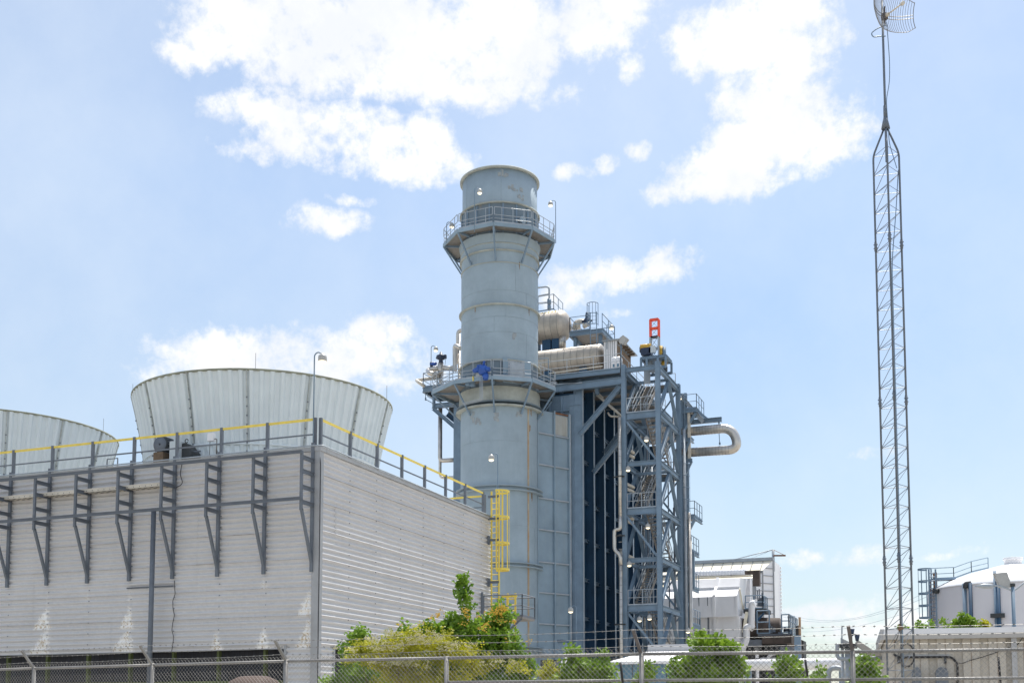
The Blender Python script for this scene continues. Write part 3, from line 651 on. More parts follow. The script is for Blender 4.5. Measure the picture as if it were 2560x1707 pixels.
def stack_deck(vz, rad, ph, extra=None, gate=None):
    z = zc(vz); n = 9; pts = []
    for k in range(n):
        a = ph + k * 2 * math.pi / n; r = rad if not extra or k not in extra else extra[k]; pts.append(Vector((SX + r * math.cos(a), SY + r * math.sin(a), z)))
    m = MB(); inner = [(SX + 2.85 * math.cos(ph + k * 2 * math.pi / n), SY + 2.85 * math.sin(ph + k * 2 * math.pi / n)) for k in range(n)]
    for k in range(n):
        j = (k + 1) % n; m.slab([(pts[k].x, pts[k].y), (pts[j].x, pts[j].y), inner[j], inner[k]], z - .05, z)
    m.build('walkway_floor', 'grate', st)
    m = MB()
    for k in range(n):
        j = (k + 1) % n; m.bar(pts[k] + V(0, 0, -.12), pts[j] + V(0, 0, -.12), .08, .24)
    m.build('edge_beam', 'duct', st)
    m = MB(); c = Vector((SX, SY, z))
    for k in range(n):
        a, b = pts[k], pts[(k + 1) % n]; d = (b - a).normalized(); mid_in = 0.04
        a2 = a + d * .07; b2 = b - d * .07; up = V(0, 0, 1)
        m.pipe([a2 + up * .55, a2 + up * 1.09, b2 + up * 1.09, b2 + up * .55, a2 + up * .55], .026, .06, 5, 2, False); m.tube([a2 + up * .3, b2 + up * .3], .02, 5)
        for t in (.2, .5, .8): p = lerp(a2, b2, t); m.tube([p, p + up * 1.09], .024, 5)
        m.bar(a2 + up * .06, b2 + up * .06, .012, .1)
    m.build('guardrail', 'steellight', st)
    for k in range(n):
        a = ph + k * 2 * math.pi / n; ca, sa = math.cos(a), math.sin(a); m = MB()
        m.bar(pts[k] + V(0, 0, -.2), (SX + 2.75 * ca, SY + 2.75 * sa, z - 2.15), .11, .09); m.bar((SX + 2.75 * ca, SY + 2.75 * sa, z - .18), pts[k] + V(0, 0, -.18), .10, .14)
        a2 = a + math.pi / n; 
        m.build('walkway_bracket', 'steel', st)
    return pts, z
PH = math.atan2(-1, 0) + YAW * 1.0 - math.radians(5.6) - R(0)
d1, z1_ = stack_deck(575, 4.0, PH)
d2, z2_ = stack_deck(953, 4.05, PH - R(1), {8: 4.2, 7: 4.75})
# flood of small fittings on the dark bands
m = MB()
for (x, y, rr) in ((1325, 690, .19), (665, 755, .16)):
    q = vD(x, y, d=77.5); dd = Vector((q.x - SX, q.y - SY, 0)).normalized(); q = Vector((SX, SY, q.z)) + dd * 2.74
    m.tube([q - dd * .1, q + dd * .22], rr, 14); m.tube([q + dd * .22, q + dd * .27], rr * 1.35, 14)
m.build('test_port', 'duct', st)
q = vE(1022, 832, d=77.3); dd = Vector((q.x - SX, q.y - SY, 0)).normalized(); c = Vector((SX, SY, q.z)) + dd * 2.78
m = MB(); sd = dd.cross(Vector((0, 0, 1))); m.bar(c - sd * .62, c + sd * .62, .06, 1.25); m.build('access_hatch', 'steellight', st)
m = MB()
for k in range(20):
    i, j = (k, 0) if k < 6 else (5, k - 5) if k < 11 else (15 - k, 5) if k < 16 else (0, 20 - k)
    m.box(*[tuple(c + sd * (-.55 + i * .22) + dd * .04 + V(0, 0, -.55 + j * .22) + V(s, s, s)) for s in (-.025, .025)])
m.build('hatch_bolt', 'steel', st)
m = MB(); m.bar(c - sd * 1.1 + V(0, 0, -.1), c + sd * 1.0 + V(0, 0, -.1), .03, 1.75); m.build('hatch_frame', 'duct', st)
q = vE(700, 850, d=76.3)
va = thing('valve_actuator', q, 'bright blue valve actuator on the lower stack walkway', 'actuator')
m = MB(); m.tube([q + V(-.62, -.2, .0), q + V(-.15, -.2, .12)], [.14, .2], 12); m.lathe(q + V(.05, -.1, .02), [(0, -.30), (.26, -.28), (.34, -.1), (.34, .16), (.26, .3), (0, .34)], 14); m.tube([q + V(.1, -.15, .3), q + V(.16, -.15, .62)], .09, 10)
m.tube([q + V(.3, -.2, .05), q + V(.55, -.2, .0)], .16, 12); m.box(tuple(q + V(-.32, -.3, .12)), tuple(q + V(.0, .0, .38))); m.build('actuator_body', 'blue', va)
m = MB(); m.tube([q + V(.14, -.15, .42) + V(.2 * math.cos(t), 0, .2 * math.sin(t)) for t in [k * math.pi / 7 for k in range(14)]], .025, 5, closed=True); m.build('hand_wheel', 'dkblue', va)
MB().lathe(q + V(.22, -.1, -.42), [(0, -.24), (.2, -.22), (.24, 0), (.2, .18), (0, .2)], 12).build('motor_housing', 'blue', va)
m = MB(); m.box(tuple(q + V(-.55, .05, -.5)), tuple(q + V(.0, .3, -.12))); m.bar(q + V(-.55, .1, -.1), q + V(.55, .1, -.1), .1, .1); m.build('mounting_bracket', 'kiosk', va)
MB().tube([q + V(-.68, -.1, -.62), q + V(-.68, -.1, -.3)], .045, 6).build('yellow_handle', 'yellow', va)
m = MB()
for k, dx in enumerate((0, .12, .24)):
    a = vE(672 + k * 12, 900, d=76.0); b = vE(672 + k * 12, 1110 + k * 6, d=76.0); e = vE(505 + k * 8, 1150 + k * 8, d=77.0)
    m.pipe([a, b, e], .022, .12, 6)
m.build('conduit_run', 'steellight', st)
m = MB()
for (x, y) in ((520, 930), (560, 960), (790, 930), (905, 900), (600, 965)):
    q = vE(x, y, d=77.0); m.box(tuple(q + V(-.16, -.1, -.18)), tuple(q + V(.14, .2, .18))); m.bar(q, q + V(.2, 0, .38), .07, .07)
m.build('damper_linkage', 'steel', st)
# stack walkway lamps
for (x, yb, yt, lab, f) in ((765, 830, 335, 'lamp on the upper stack walkway in front of the stack', 0), (1703, 960, 480, 'lamp on the right side of the upper stack walkway', 1), (445, 960, 728, 'short lamp on the left side of the upper stack walkway', 0)):
    dd = 76.2 if x == 765 else 79.5 if x > 1000 else 79.0
    a = vD(x, yb, d=dd); b = vD(x, yt, d=dd); lamp('pole', a, lab, h=b.z - a.z, rz=R(180 + 21) if f else R(21), group='lamps on the stack walkways')

# ------------------------------------------------------------------ heat recovery boiler behind the stack
vM = view(1600, 960, 6.532)
YF, XR, XL = 77.2, -25.05, -35.3; YB = 101.0; HZ_ = 24.6
hb = thing('boiler_building', (-30, 88, 0), 'tall dark blue steel boiler casing with vertical ribs behind the stack', 'boiler')
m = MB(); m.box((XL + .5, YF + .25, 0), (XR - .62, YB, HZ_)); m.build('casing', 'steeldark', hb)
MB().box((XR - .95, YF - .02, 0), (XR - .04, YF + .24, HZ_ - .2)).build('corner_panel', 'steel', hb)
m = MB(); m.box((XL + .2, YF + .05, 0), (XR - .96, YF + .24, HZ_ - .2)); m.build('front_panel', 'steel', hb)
ys = [YF + .12 + 2.62 * k for k in range(9)]
for k, y in enumerate(ys): 
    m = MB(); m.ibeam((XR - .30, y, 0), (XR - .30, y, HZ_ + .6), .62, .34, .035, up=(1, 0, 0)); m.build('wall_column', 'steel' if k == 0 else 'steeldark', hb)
    MB().bar((XR + .022, y, 0), (XR + .022, y, HZ_ + .6), .02, .30, up=(0, 1, 0)).build('lit_edge_strip', 'steellit', hb)  # thin strip added in a paler colour, painted as the column's sunlit edge
for v in (1152, 1252, 1348, 1447, 1544, 1060):
    z = P(1467, v, x=-25.2).z
    for k in range(8): MB().ibeam((XR - .48, ys[k] + .1, z), (XR - .48, ys[k + 1] - .1, z), .22, .26, .02).build('wall_girt', 'steel', hb)
m = MB()
for x, z0 in ((-26.55, 22.9), (-27.5, 22.9), (-28.6, 20)): m.bar((x, YF - .06, z0), (x, YF - .06, HZ_ - .3), .12, .22, up=(0, 1, 0))
for z in (23.25,): m.bar((-29, YF - .08, z), (-26.0, YF - .08, z), .2, .10)
m.bar((-26.0, YF - .03, 23.6), (XR - .1, YF - .03, 23.6), .1, .03)
m.build('panel_stiffener', 'steel', hb)
MB().ibeam((XL, YF - .2, 24.75), (-22.1, YF - .2, 24.95), .50, .3, .03).build('top_girder', 'steel', hb)
m = MB(); m.ibeam((-22.2, YF - .1, 24.6), (XR - .15, YF - .1, P(1459, 1085, y=YF).z), .32, .3, .03); m.build('knee_brace', 'steel', hb)
q = vG(640, 1240, y=79.8); MB().ibeam((-22.2, 79.8, 22.4), (XR, 79.8, 19.2), .3, .28, .03).build('knee_brace', 'steel', hb)
for k in (2, 4, 6): MB().ibeam((-22.2, ys[k], 24.6), (XR, ys[k], 21.2), .3, .28, .03).build('knee_brace', 'steel', hb)
# flared duct between boiler and stack
du = thing('transition_duct', (-28, 76, 0), 'pale blue-grey ribbed duct panel joining the stack to the boiler', 'duct')
pa, pb = Vector((-27.55, 74.5, 0)), Vector((-26.02, 77.12, 0)); dirn = (pb - pa).normalized(); nrm = Vector((dirn.y, -dirn.x, 0))
ztop = 22.85
m = MB(); m.slab([(pa.x, pa.y), (pb.x, pb.y), (-34.2, 77.12), (-32.7, 74.5)], 0, ztop); m.build('duct_wall', 'duct', du)
for t in (.02, .52, .97):
    p = pa + dirn * (pb - pa).length * t + nrm * .09; MB().bar(p, p + V(0, 0, ztop + .1), .09, .18, up=nrm).build('duct_rib', 'duct', du)
for z in (21.19, 18.97, 16.6, 14.4, 12.14, 10.01, 7.86, 5.8):
    MB().bar(pa + nrm * .07 + V(0, 0, z), pb + nrm * .07 + V(0, 0, z), .14, .09).build('duct_girt', 'steellight', du)
m = MB(); p = pb - dirn * .3 + nrm * .03
m.bar(pa + dirn * 1.65 + nrm * .012 + V(0, 0, 22.0), pb - dirn * .12 + nrm * .012 + V(0, 0, 22.0), .02, 1.4)
MT['chalk'] = paint('chalky_worn_panel', (.40, .41, .39), .8, var=.14, scale=.8, streak=.6, streak_col=(.34, .27, .18)); m.build('worn_patch', 'chalk', du)
m = MB(); m.bar(pa + dirn * 1.6 + nrm * .05 + V(0, 0, ztop - .02), pb - dirn * .1 + nrm * .05 + V(0, 0, ztop - .02), .1, .1); m.build('rusty_edge', 'rust', du)
m = MB(); q = pb + V(.12, -.12, 0); m.bar(q, q + V(0, 0, 22.9), .16, .05, up=(0, 1, 0))
for k in range(75): m.box((q.x - .05, q.y - .045, .3 + k * .3), (q.x + .05, q.y - .02, .42 + k * .3))
m.build('cable_ladder', 'steellight', du)

# service deck on top
PZ = 25.85
dk = thing('service_deck', (-28, 80, PZ), 'wide steel service deck with railings on top of the boiler', 'platform')
m = MB(); m.box((-36.0, YF - .15, PZ - .06), (-22.2, 100, PZ)); m.build('deck_floor', 'grate', dk)
MB().ibeam((-36.0, YF - .25, PZ - .16), (-22.15, YF - .25, PZ - .16), .34, .2, .03).build('edge_beam', 'steel', dk)
MB().ibeam((-22.1, YF - .1, PZ - .16), (-22.1, 100, PZ - .16), .34, .2, .03).build('edge_beam', 'steel', dk)
for k in range(8): MB().ibeam((-36, YF + 2.0 * k + 1, PZ - .2), (-22.2, YF + 2.0 * k + 1, PZ - .2), .26, .16, .02).build('floor_beam', 'steel', dk)
m = MB()
for x in (-24.1, -25.4, -26.8, -28.4): m.ibeam((x, YF + .6, HZ_ - .2), (x, YF + .6, PZ - .2), .25, .25, .02)
for x in (-23.2, -25.2, -27.2): m.bar((x - .9, YF + 1.5, PZ - .3), (x + .7, YF + 3.0, PZ - .28), .06, .12)
m.build('deck_support', 'steel', dk)
m = MB(); railing(m, [(-36.0, YF - .2, PZ), (-22.15, YF - .2, PZ)], 1.07, 2.0, .028); m.build('guardrail', 'steellight', dk)
m = MB(); railing(m, [(-22.15, YF - .2, PZ), (-22.15, 90, PZ)], 1.07, 2.0, .028); m.build('guardrail', 'steellight', dk)
m = MB(); m.bar((-27.4, YF - .35, PZ + .18), (-23.4, YF - .35, PZ + .26), .05, .08); m.build('cable_tray', 'cream', dk)
m = MB(); q = vG(110, 480, y=YF - .4); m.pipe([q + V(-3, 0, .12), q, q + V(0, 0, -5.2)], .03, n=6); m.build('conduit', 'steel', dk)
m = MB(); q = vG(20, 725, y=76.9); q2 = vG(410, 700, y=76.9); m.bar(q, q2, .1, .06); q = vG(70, 715, y=77); q2 = vG(185, 712, y=77); m.tube([q, q2], .17, 10); m.build('lower_rail', 'steellight', dk)

# drums
def drum(name, y, u_end, vmid, r, x_left, label, dome):
    c = P(u_end, vmid, y=y); xe = c.x; t = thing(name, (xe, y, c.z - r), label, 'pressure vessel', 'steam drums on the boiler roof')
    prof = [(r, x_left), (r, xe)] + [(r * math.cos(a * math.pi / 16), xe + dome * math.sin(a * math.pi / 16)) for a in range(1, 9)]
    MB().lathe((0, y, c.z), prof, 32, axis='x').build('drum_shell', 'drum', t)
    x = xe - .02; k = 0
    while x > x_left:
        MB().lathe((0, y, c.z), [(r + .002, x - .02), (r + .012, x - .02), (r + .012, x + .02), (r + .002, x + .02)], 32, axis='x').build('jacket_band', 'band', t); x -= .52; k += 1
        if k > 14: break
    return t, xe, c.z
t1, xe1, zc1 = drum('steam_drum', 84, 1404, 815, 1.22, -33.5, 'upper horizontal steam drum with a silvery domed end', .75)
t2, xe2, zc2 = drum('steam_drum', 82, 1502, 893, 1.0, -36, 'lower long horizontal steam drum behind the deck railing', .35)
m = MB()
for i in range(9):
    a = R(48); x = xe1 - .25 - i * .28; m.bar((x, 84 - 1.24 * math.cos(a), zc1 + 1.24 * math.sin(a)), (x + .02, 84 - 1.24 * math.cos(a + .16), zc1 + 1.24 * math.sin(a + .16)), .10, .012, up=(0, -1, 1))
m.build('marking', 'yellow', t1)
m = MB()
for x in (xe1 - 1.1, xe1 - 2.3, xe1 - .3): m.box((x - .35, 83.5, PZ), (x + .35, 84.6, zc1 - .9))
m.build('saddle', 'steeldark', t1)
m = MB(); m.tube([(xe1 + .2, 83.6, zc1 - 1.9), (xe1 + .2, 83.6, zc1 - 1.0)], .28, 12); m.build('nozzle', 'alu', t1)
m = MB()
for x in (xe2 - 1.2, xe2 - 4): m.box((x - .3, 81.3, PZ), (x + .3, 82.7, zc2 - .8))
m.build('saddle', 'steeldark', t2)
# vent pipes and handrail above the upper drum
vp = thing('vent_pipe', vE(1318, 270, y=84), 'grey goose-necked vent pipe above the upper steam drum', 'pipe')
m = MB(); m.pipe([vE(1215, 72, y=84), vE(1318, 60, y=84), vE(1318, 285, y=84)], .075, .3, 8); m.tube([vE(1218, 150, y=84), vE(1318, 130, y=84)], .06, 8); m.tube([vE(1218, 215, y=84), vE(1318, 205, y=84)], .045, 8); m.build('pipe_run', 'steellight', vp)
m = MB(); m.tube([vE(1318, 180, y=84), vE(1318, 225, y=84)], .16, 10); m.tube([vE(1318, 235, y=84), vE(1318, 280, y=84)], .15, 10); m.build('valve_body', 'steel', vp)
dr = thing('drum_railing', vE(1360, 280, y=84.5), 'small railed walkway on top of the upper steam drum', 'railing')
m = MB(); a = vE(1215, 300, y=84.3); b = vE(1360, 275, y=84.3); railing(m, [a, b], 1.25, 1.2, .03); railing(m, [b, b + V(0, 2.2, 0)], 1.25, 1.2, .03); m.build('guardrail', 'steel', dr)
# upper valve platform with cage ladder
up_ = thing('valve_platform', vG(450, 300, y=82.6), 'raised steel valve platform with cage ladder beside the upper drum', 'platform')
a = vG(300, 240, y=82.5); b = vG(590, 226, y=82.5); zf = (a.z + b.z) / 2; yb = P(1340 + 700 / 3.563, 760 + 330 / 3.563, x=b.x).y; yb = min(max(yb, 85), 90)
m = MB(); m.box((a.x, 82.5, zf - .05), (b.x, yb, zf)); m.build('deck_floor', 'grate', up_)
m = MB()
for (p, q) in (((a.x, 82.5), (b.x, 82.5)), ((b.x, 82.5), (b.x, yb)), ((a.x, 82.5), (a.x, yb)), ((a.x, yb), (b.x, yb))): m.ibeam((p[0], p[1], zf - .2), (q[0], q[1], zf - .2), .3, .16, .03)
m.build('edge_beam', 'steel', up_)
m = MB(); railing(m, [(a.x, 82.5, zf), (b.x - 1.0, 82.5, zf)], 1.15, 1.3, .032); railing(m, [(b.x, 82.5, zf), (b.x, yb, zf), (a.x, yb, zf), (a.x, 82.5, zf)], 1.15, 1.5, .032); m.build('guardrail', 'steel', up_)
lx = vG(515, 100, y=82.2).x; m = MB(); ladder(m, (lx, 82.1, PZ), (lx, 82.1, zf + 1.2), .5); m.build('ladder_rails', 'steel', up_)
m = MB(); cage(m, (lx, 81.9, 0), zf + .1, zf + 1.75, r=.44, face=R(-90), hoops=3, n=8, w=.05); m.build('safety_cage', 'steel', up_)
for x in (a.x + .3, b.x - .3): MB().ibeam((x, 83, PZ), (x, 83, zf - .3), .28, .25, .03).build('platform_leg', 'steel', up_)
sv = thing('safety_valve', vG(420, 190, y=84), 'cream pipe elbows and dark blue relief valve on the raised platform', 'valve')
m = MB(); m.pipe([vG(375, 222, y=84.2), vG(372, 150, y=84.2), vG(460, 165, y=84.2)], .2, .4, 10); m.pipe([vG(480, 170, y=83.8), vG(420, 205, y=83.8)], .16, n=10); m.pipe([vG(340, 230, y=84.4), vG(350, 160, y=84.4), vG(430, 150, y=84.4)], .18, .3, 10); m.build('pipe_run', 'cream', sv)
q = vG(455, 130, y=84); m = MB(); m.lathe(q, [(0, -.55), (.22, -.5), (.3, -.3), (.34, -.15), (.2, -.05), (.12, .15), (.16, .2), (.1, .5), (0, .52)], 14); m.tube([q + V(-.42, 0, -.2), q + V(.4, 0, -.2)], .09, 8); m.build('valve_body', 'dkblue', sv)
# shed on the deck
a = vG(605, 540, y=80.5); b = vG(718, 325, y=80.5); yb = 84.3
sh = thing('deck_shed', (a.x, 80.5, PZ), 'white metal shed with a dark side on the service deck', 'shed')
zr = b.z; m = MB(); m.box((a.x, 80.5, PZ), (b.x, 80.56, zr)); m.build('front_wall', 'white', sh)
m = MB()
for k in range(1, 6): x = a.x + (b.x - a.x) * k / 6; m.box((x - .015, 80.485, PZ), (x + .015, 80.499, zr))
m.build('panel_joint', 'gsteel', sh)
m = MB(); m.box((b.x - .08, 80.57, PZ), (b.x, yb, zr - .3)); m.box((a.x, yb, PZ), (b.x, yb + .05, zr)); m.build('side_wall', 'wood', sh)
m = MB(); m.prism([(80.3, zr + .02), (80.3, zr + .08), (yb + .4, zr + .06), (yb + .4, zr)], 0, a.x - .1, b.x + .45); m.build('roof', 'steellight', sh)
m = MB()
for k in range(6): m.box((b.x, 80.9 + k * .6, zr - .14), (b.x + .42, 80.96 + k * .6, zr + .018))
m.build('roof_rafter', 'wood', sh)
for (x, lab) in ((700, 'left of two white capped cylinders on the service deck corner'), (738, 'right of two white capped cylinders on the service deck corner')):
    q = vG(x, 560, y=78.4); t = thing('gas_cylinder', q, lab, 'cylinder', 'white cylinders on the service deck')
    MB().lathe((q.x, 78.4, PZ + .05), [(0, 0), (.26, 0), (.26, 1.05), (.2, 1.2), (.1, 1.26), (0, 1.27)], 16).build('cylinder_body', 'white', t)
    MB().box((q.x - .05, 78.11, PZ + .5), (q.x + .08, 78.135, PZ + .72)).build('tag', 'teal', t)
fl = thing('floodlight', vG(758, 560, y=77.3), 'grey square floodlight on a pole above the stair tower corner', 'floodlight')
a = vG(758, 555, y=77.3); b = vG(758, 345, y=77.3); MB().tube([a, b], .04, 6).build('pole', 'steel', fl)
m = MB(); q = vG(778, 325, y=77.3); m.prism([(q.x - .25, q.z - .2), (q.x + .1, q.z - .3), (q.x + .38, q.z + .05), (q.x + .05, q.z + .32), (q.x - .2, q.z + .15)], 1, 77.05, 77.5); m.build('lamp_head', 'lamphead', fl)
lamp('pole', vG(632, 400, y=80), 'lamp on the raised valve platform corner', h=vG(632, 190, y=80).z - vG(632, 400, y=80).z)

# ------------------------------------------------------------------ stair tower
X1, X2, Y1, Y2 = -21.95, -19.5, 77.15, 83.2
LV = [25.9, 22.6, 19.2, 15.85, 12.45, 9.12, 5.9, 2.6]
tw = thing('stair_tower', ((X1 + X2) / 2, 80, 0), 'open slate blue steel stair tower with zigzag stairs and cross bracing', 'stair tower')
for x, y in ((X1, Y1), (X2, Y1), (X2, Y2), (X1, Y2)): MB().ibeam((x, y, 0), (x, y, 26.1), .32, .32, .035, up=(0, 1, 0)).build('column', 'steel', tw)
g2 = 'steel'
for i, z in enumerate(LV):
    land = i in (1, 3, 5, 7)
    MB().ibeam((X1 + .17, Y1, z - .2), (X2 - .17, Y1, z - .2), .45 if land else .32, .22, .03).build('beam', g2, tw)
    MB().ibeam((X1 + .17, Y2, z - .2), (X2 - .17, Y2, z - .2), .32, .22, .03).build('beam', g2, tw)
    for x in (X1, X2): MB().ibeam((x, Y1 + .17, z - .2), (x, Y2 - .17, z - .2), .36, .24, .03).build('beam', g2, tw)
    if i < 7:
        z2 = LV[i + 1]; ym = (Y1 + Y2) / 2
        for x in (X1, X2):
            for ye in (Y1 + .2, Y2 - .2): MB().ibeam((x, ym, z - .35), (x, ye, z2), .2, .22, .03).build('brace', g2, tw)
        if land: MB().bar((X1 + .1, Y1 + .02, z - .45), (X2 - .1, Y1 + .02, z2 - .1), .10, .14).build('brace', g2, tw)
        for sx_ in (0, 1): MB().bar((X1 + .1 if sx_ else X2 - .1, Y2 + .08 * sx_, z - .4), (X2 - .1 if sx_ else X1 + .1, Y2 + .08 * sx_, z2), .08, .10).build('brace', g2, tw)
        MB().bar((X1 + .15, ym, z - .3), (X2 - .15, ym, z - .3), .12, .2).build('beam', g2, tw)
        if not land: MB().bar((X1 + .1, Y2, z - .4), (X2 - .1, Y2, z2), .10, .14).build('brace', g2, tw)
def flight(xa, xb, p0, p1):
    "steps between two (y, z) points"
    m = MB(); n = 15
    for x in (xa, xb): m.bar((x, p0[0], p0[1] - .05), (x, p1[0], p1[1] - .05), .05, .28)
    for k in range(n + 1):
        y = p0[0] + (p1[0] - p0[0]) * (k + .5) / (n + 1); z = p0[1] + (p1[1] - p0[1]) * (k + .5) / (n + 1)
        m.box((xa, y - .14, z - .02), (xb, y + .14, z + .01))
    m.build('stair_flight', 'grate', tw); m = MB()
    for x in (xa, xb):
        for h in (.55, 1.0): m.tube([(x, p0[0], p0[1] + h), (x, p1[0], p1[1] + h)], .028, 5)
        for t in (0, .25, .5, .75, 1):
            y = p0[0] + (p1[0] - p0[0]) * t; z = p0[1] + (p1[1] - p0[1]) * t; m.tube([(x, y, z), (x, y, z + 1)], .024, 4)
    m.build('handrail', 'steellight', tw)
for i in range(7):
    zt_, zb_ = LV[i], LV[i + 1]
    if i % 2 == 0: flight(-21.62, -20.8, (Y1 + 1.05, zb_), (Y2 - .9, zt_))     # front landing up to the back
    else: flight(-20.68, -19.86, (Y2 - .9, zb_), (Y1 + 1.05, zt_))
for i, z in enumerate(LV):
    if i % 2: y0, y1 = Y1 - .05, Y1 + 1.05
    else: y0, y1 = Y2 - .9, Y2 + .1
    MB().box((X1 + .18, y0 + .05, z - .03), (X2 - .18, y1, z + .02)).build('landing', 'grate', tw)
    m = MB()
    yy = Y1 - .08 if i % 2 else Y2 + .05; railing(m, [(X1 + .2, yy, z), (X2 - .2, yy, z)], 1.07, .85, .028); m.build('guardrail', 'steellight', tw)
k = 0
for (x, y, dpt, lab) in ((372, 690, 77.0, 'highest hanging lamp inside the stair tower'), (148, 1055, 77.0, 'second hanging lamp beside the left stair tower column'), (712, 1180, 84, 'lamp behind the right face of the stair tower')):
    q = vN(x, y, y=dpt); lamp('hang', q + V(0, 0, .4), lab, group='lamps hanging in the stair tower')
for (x, y, dpt, lab) in ((312, 230, 77.0, 'hanging lamp under the middle stair tower landing'), (130, 600, 77.0, 'hanging lamp at the left column below the middle landing'), (460, 795, 84, 'small lamp beside the centre column behind the stairs'), (230, 1140, 76.8, 'left one of two low lamps near the stair tower foot'), (328, 1122, 77.0, 'right one of two low lamps near the stair tower foot'), (705, 1250, 80, 'low lamp right of the stair tower behind the barbed wire')):
    q = vO(x, y, y=dpt); lamp('hang', q + V(0, 0, .4), lab, group='lamps hanging in the stair tower')
for k_, (x_, y_, r_, z_) in enumerate(((-21.75, 82.6, .05, 24), (-21.5, 83.0, .07, 20), (-19.7, 82.4, .06, 25), (-20.1, 84.0, .09, 17), (-20.6, 84.3, .05, 22), (-19.4, 84.6, .11, 23))):
    t = thing('conduit_riser', (x_, y_, 0), ('thin', 'slim', 'slender', 'stout', 'fine', 'thick')[k_] + ' vertical conduit rising behind the stairs of the stair tower', 'pipe', 'conduits behind the stairs')
    m = MB(); m.tube([(x_, y_, 0), (x_, y_, z_)], r_, 8); m.build('pipe_run', 'steellight' if k_ % 2 else 'gsteel', t)
# hoist mast on the tower head
hm = thing('hoist_mast', (-20.9, 79.6, 26.2), 'lattice hoist mast with an orange top above the stair tower', 'hoist mast')
a = vG(1018, 480, y=79.3); b = vG(1088, 130, y=79.3); xa, xb, zt_ = a.x, b.x, b.z; zo = vG(1050, 292, y=79.3).z; zb_ = 26.1
def lattice(z0, z1, bays, mat, name, w=.10):
    m = MB()
    for y in (79.3, 79.62):
        for x in (xa, xb): m.bar((x, y, z0), (x, y, z1), w, w)
        for i in range(bays + 1): z = z0 + (z1 - z0) * i / bays; m.bar((xa, y, z), (xb, y, z), .08, .12 if y < 79.5 else .07)
        for i in (range(bays) if y < 79.5 and name != 'orange_section' else ()):
            p, q = z0 + (z1 - z0) * i / bays, z0 + (z1 - z0) * (i + 1) / bays; m.bar((xa, y, p), (xb, y, q), .03, .03); m.bar((xa, y, q), (xb, y, p), .03, .03)
    for x in (xa, xb):
        for i in range(bays + 1): z = z0 + (z1 - z0) * i / bays; m.bar((x, 79.36, z), (x, 79.58, z), .07, .07)
    return m.build(name, mat, hm)
lattice(zo + .01, zt_, 2, 'orange', 'orange_section'); m = MB(); hh_ = (zt_ - zo) / 2
for i in (0, 1): m.bar((xa, 79.3, zo + hh_ * i), (xb, 79.3, zo + hh_ * (i + 1)), .018, .018); m.bar((xa, 79.3, zo + hh_ * (i + 1)), (xb, 79.3, zo + hh_ * i), .018, .018)
m.build('wire_bracing', 'gsteel', hm); lattice(zb_, zo, 3, 'steellight', 'grey_section')
m = MB(); a = vG(945, 495, y=79); b = vG(1165, 520, y=79)
for y in (78.7, 80.4):
    for x in (a.x, xa - .1, xb + .1, b.x): m.ibeam((x, y, 26.1), (x, y, a.z), .14, .14, .02)
    for z in (a.z, 26.15): m.ibeam((a.x, y, z), (b.x, y, z), .18, .14, .02)
for x in (a.x, b.x): m.ibeam((x, 78.7, a.z), (x, 80.4, a.z), .18, .14, .02)
m.box((a.x, 78.7, a.z - .04), (b.x, 80.4, a.z - .01)); m.build('hoist_frame', 'steel', hm)
m = MB(); q = vG(975, 395, y=79.1); m.tube([q + V(-.35, 0, .1), q + V(.4, 0, .1)], .22, 12); m.build('hoist_drum', 'amber', hm)
m = MB(); m.box(tuple(q + V(-.3, -.2, -.5)), tuple(q + V(.42, .5, .0))); m.box(tuple(q + V(-.42, -.1, -.25)), tuple(q + V(-.3, .5, .12))); m.build('hoist_motor', 'dkblue', hm)
m = MB(); q = vG(1035, 405, y=79.0); m.box(tuple(q + V(-.22, -.1, -.25)), tuple(q + V(.22, .2, .25))); m.build('control_box', 'kiosk', hm)
for x, y0, y1, r_, mt in ((1112, 375, 480, .13, 'amber'), (1143, 385, 510, .13, 'steel'), (1143, 515, 560, .22, 'amber'), (1150, 560, 600, .18, 'dark')):
    a, b = vG(x, y0, y=79.6), vG(x, y1, y=79.6); MB().tube([b, a], r_, 12).build('hydraulic_cylinder', mt, hm)
m = MB(); q = vG(985, 560, y=79.5); m.box(tuple(q + V(-.2, 0, -1.2)), tuple(q + V(.25, .1, 1.3))); m.build('mast_foot', 'steellight', hm)

# ------------------------------------------------------------------ side galleries right of the tower
sg = thing('side_gallery', (-18.5, 86, 0), 'stacked small platforms with brackets clinging behind the stair tower', 'gallery')
YG = 85.2
def gallery(xr, yfl, view_, w=1.2, yr=None):
    q = view_(xr, yfl, y=YG); z = q.z; m = MB(); m.box((-19.6, YG, z - .05), (q.x, YG + 2.6, z)); m.build('deck_floor', 'grate', sg)
    m = MB()
    for p, r_ in (((-19.6, YG - .05), (q.x, YG - .05)), ((q.x, YG), (q.x, YG + 2.6))): m.ibeam((*p, z - .18), (*r_, z - .18), .26, .16, .03)
    m.build('edge_beam', 'steel', sg); m = MB(); railing(m, [(-19.5, YG, z), (q.x, YG, z), (q.x, YG + 2.6, z)], 1.1, 1.0, .03); m.build('guardrail', 'steel', sg)
    MB().bar((q.x - .05, YG + .1, z - .35), (-19.6, YG + .1, z - 1.7), .2, .2).build('bracket', 'steel', sg)
    return q
for a_, b_, vw in ((1430, 925, vG), (1180, 320, vH), (1155, 575, vH), (1155, 845, vH), (1165, 1125, vH)): gallery(a_, b_, vw)
for x in (1090, 1118): 
    a, b = vH(x, 0, y=YG + .4), vH(x, 1300, y=YG + .4); MB().ibeam((a.x, YG + .4, 0), (a.x, YG + .4, vG(1, 700, y=YG).z - 2), .25, .25, .03).build('column', 'steel', sg)
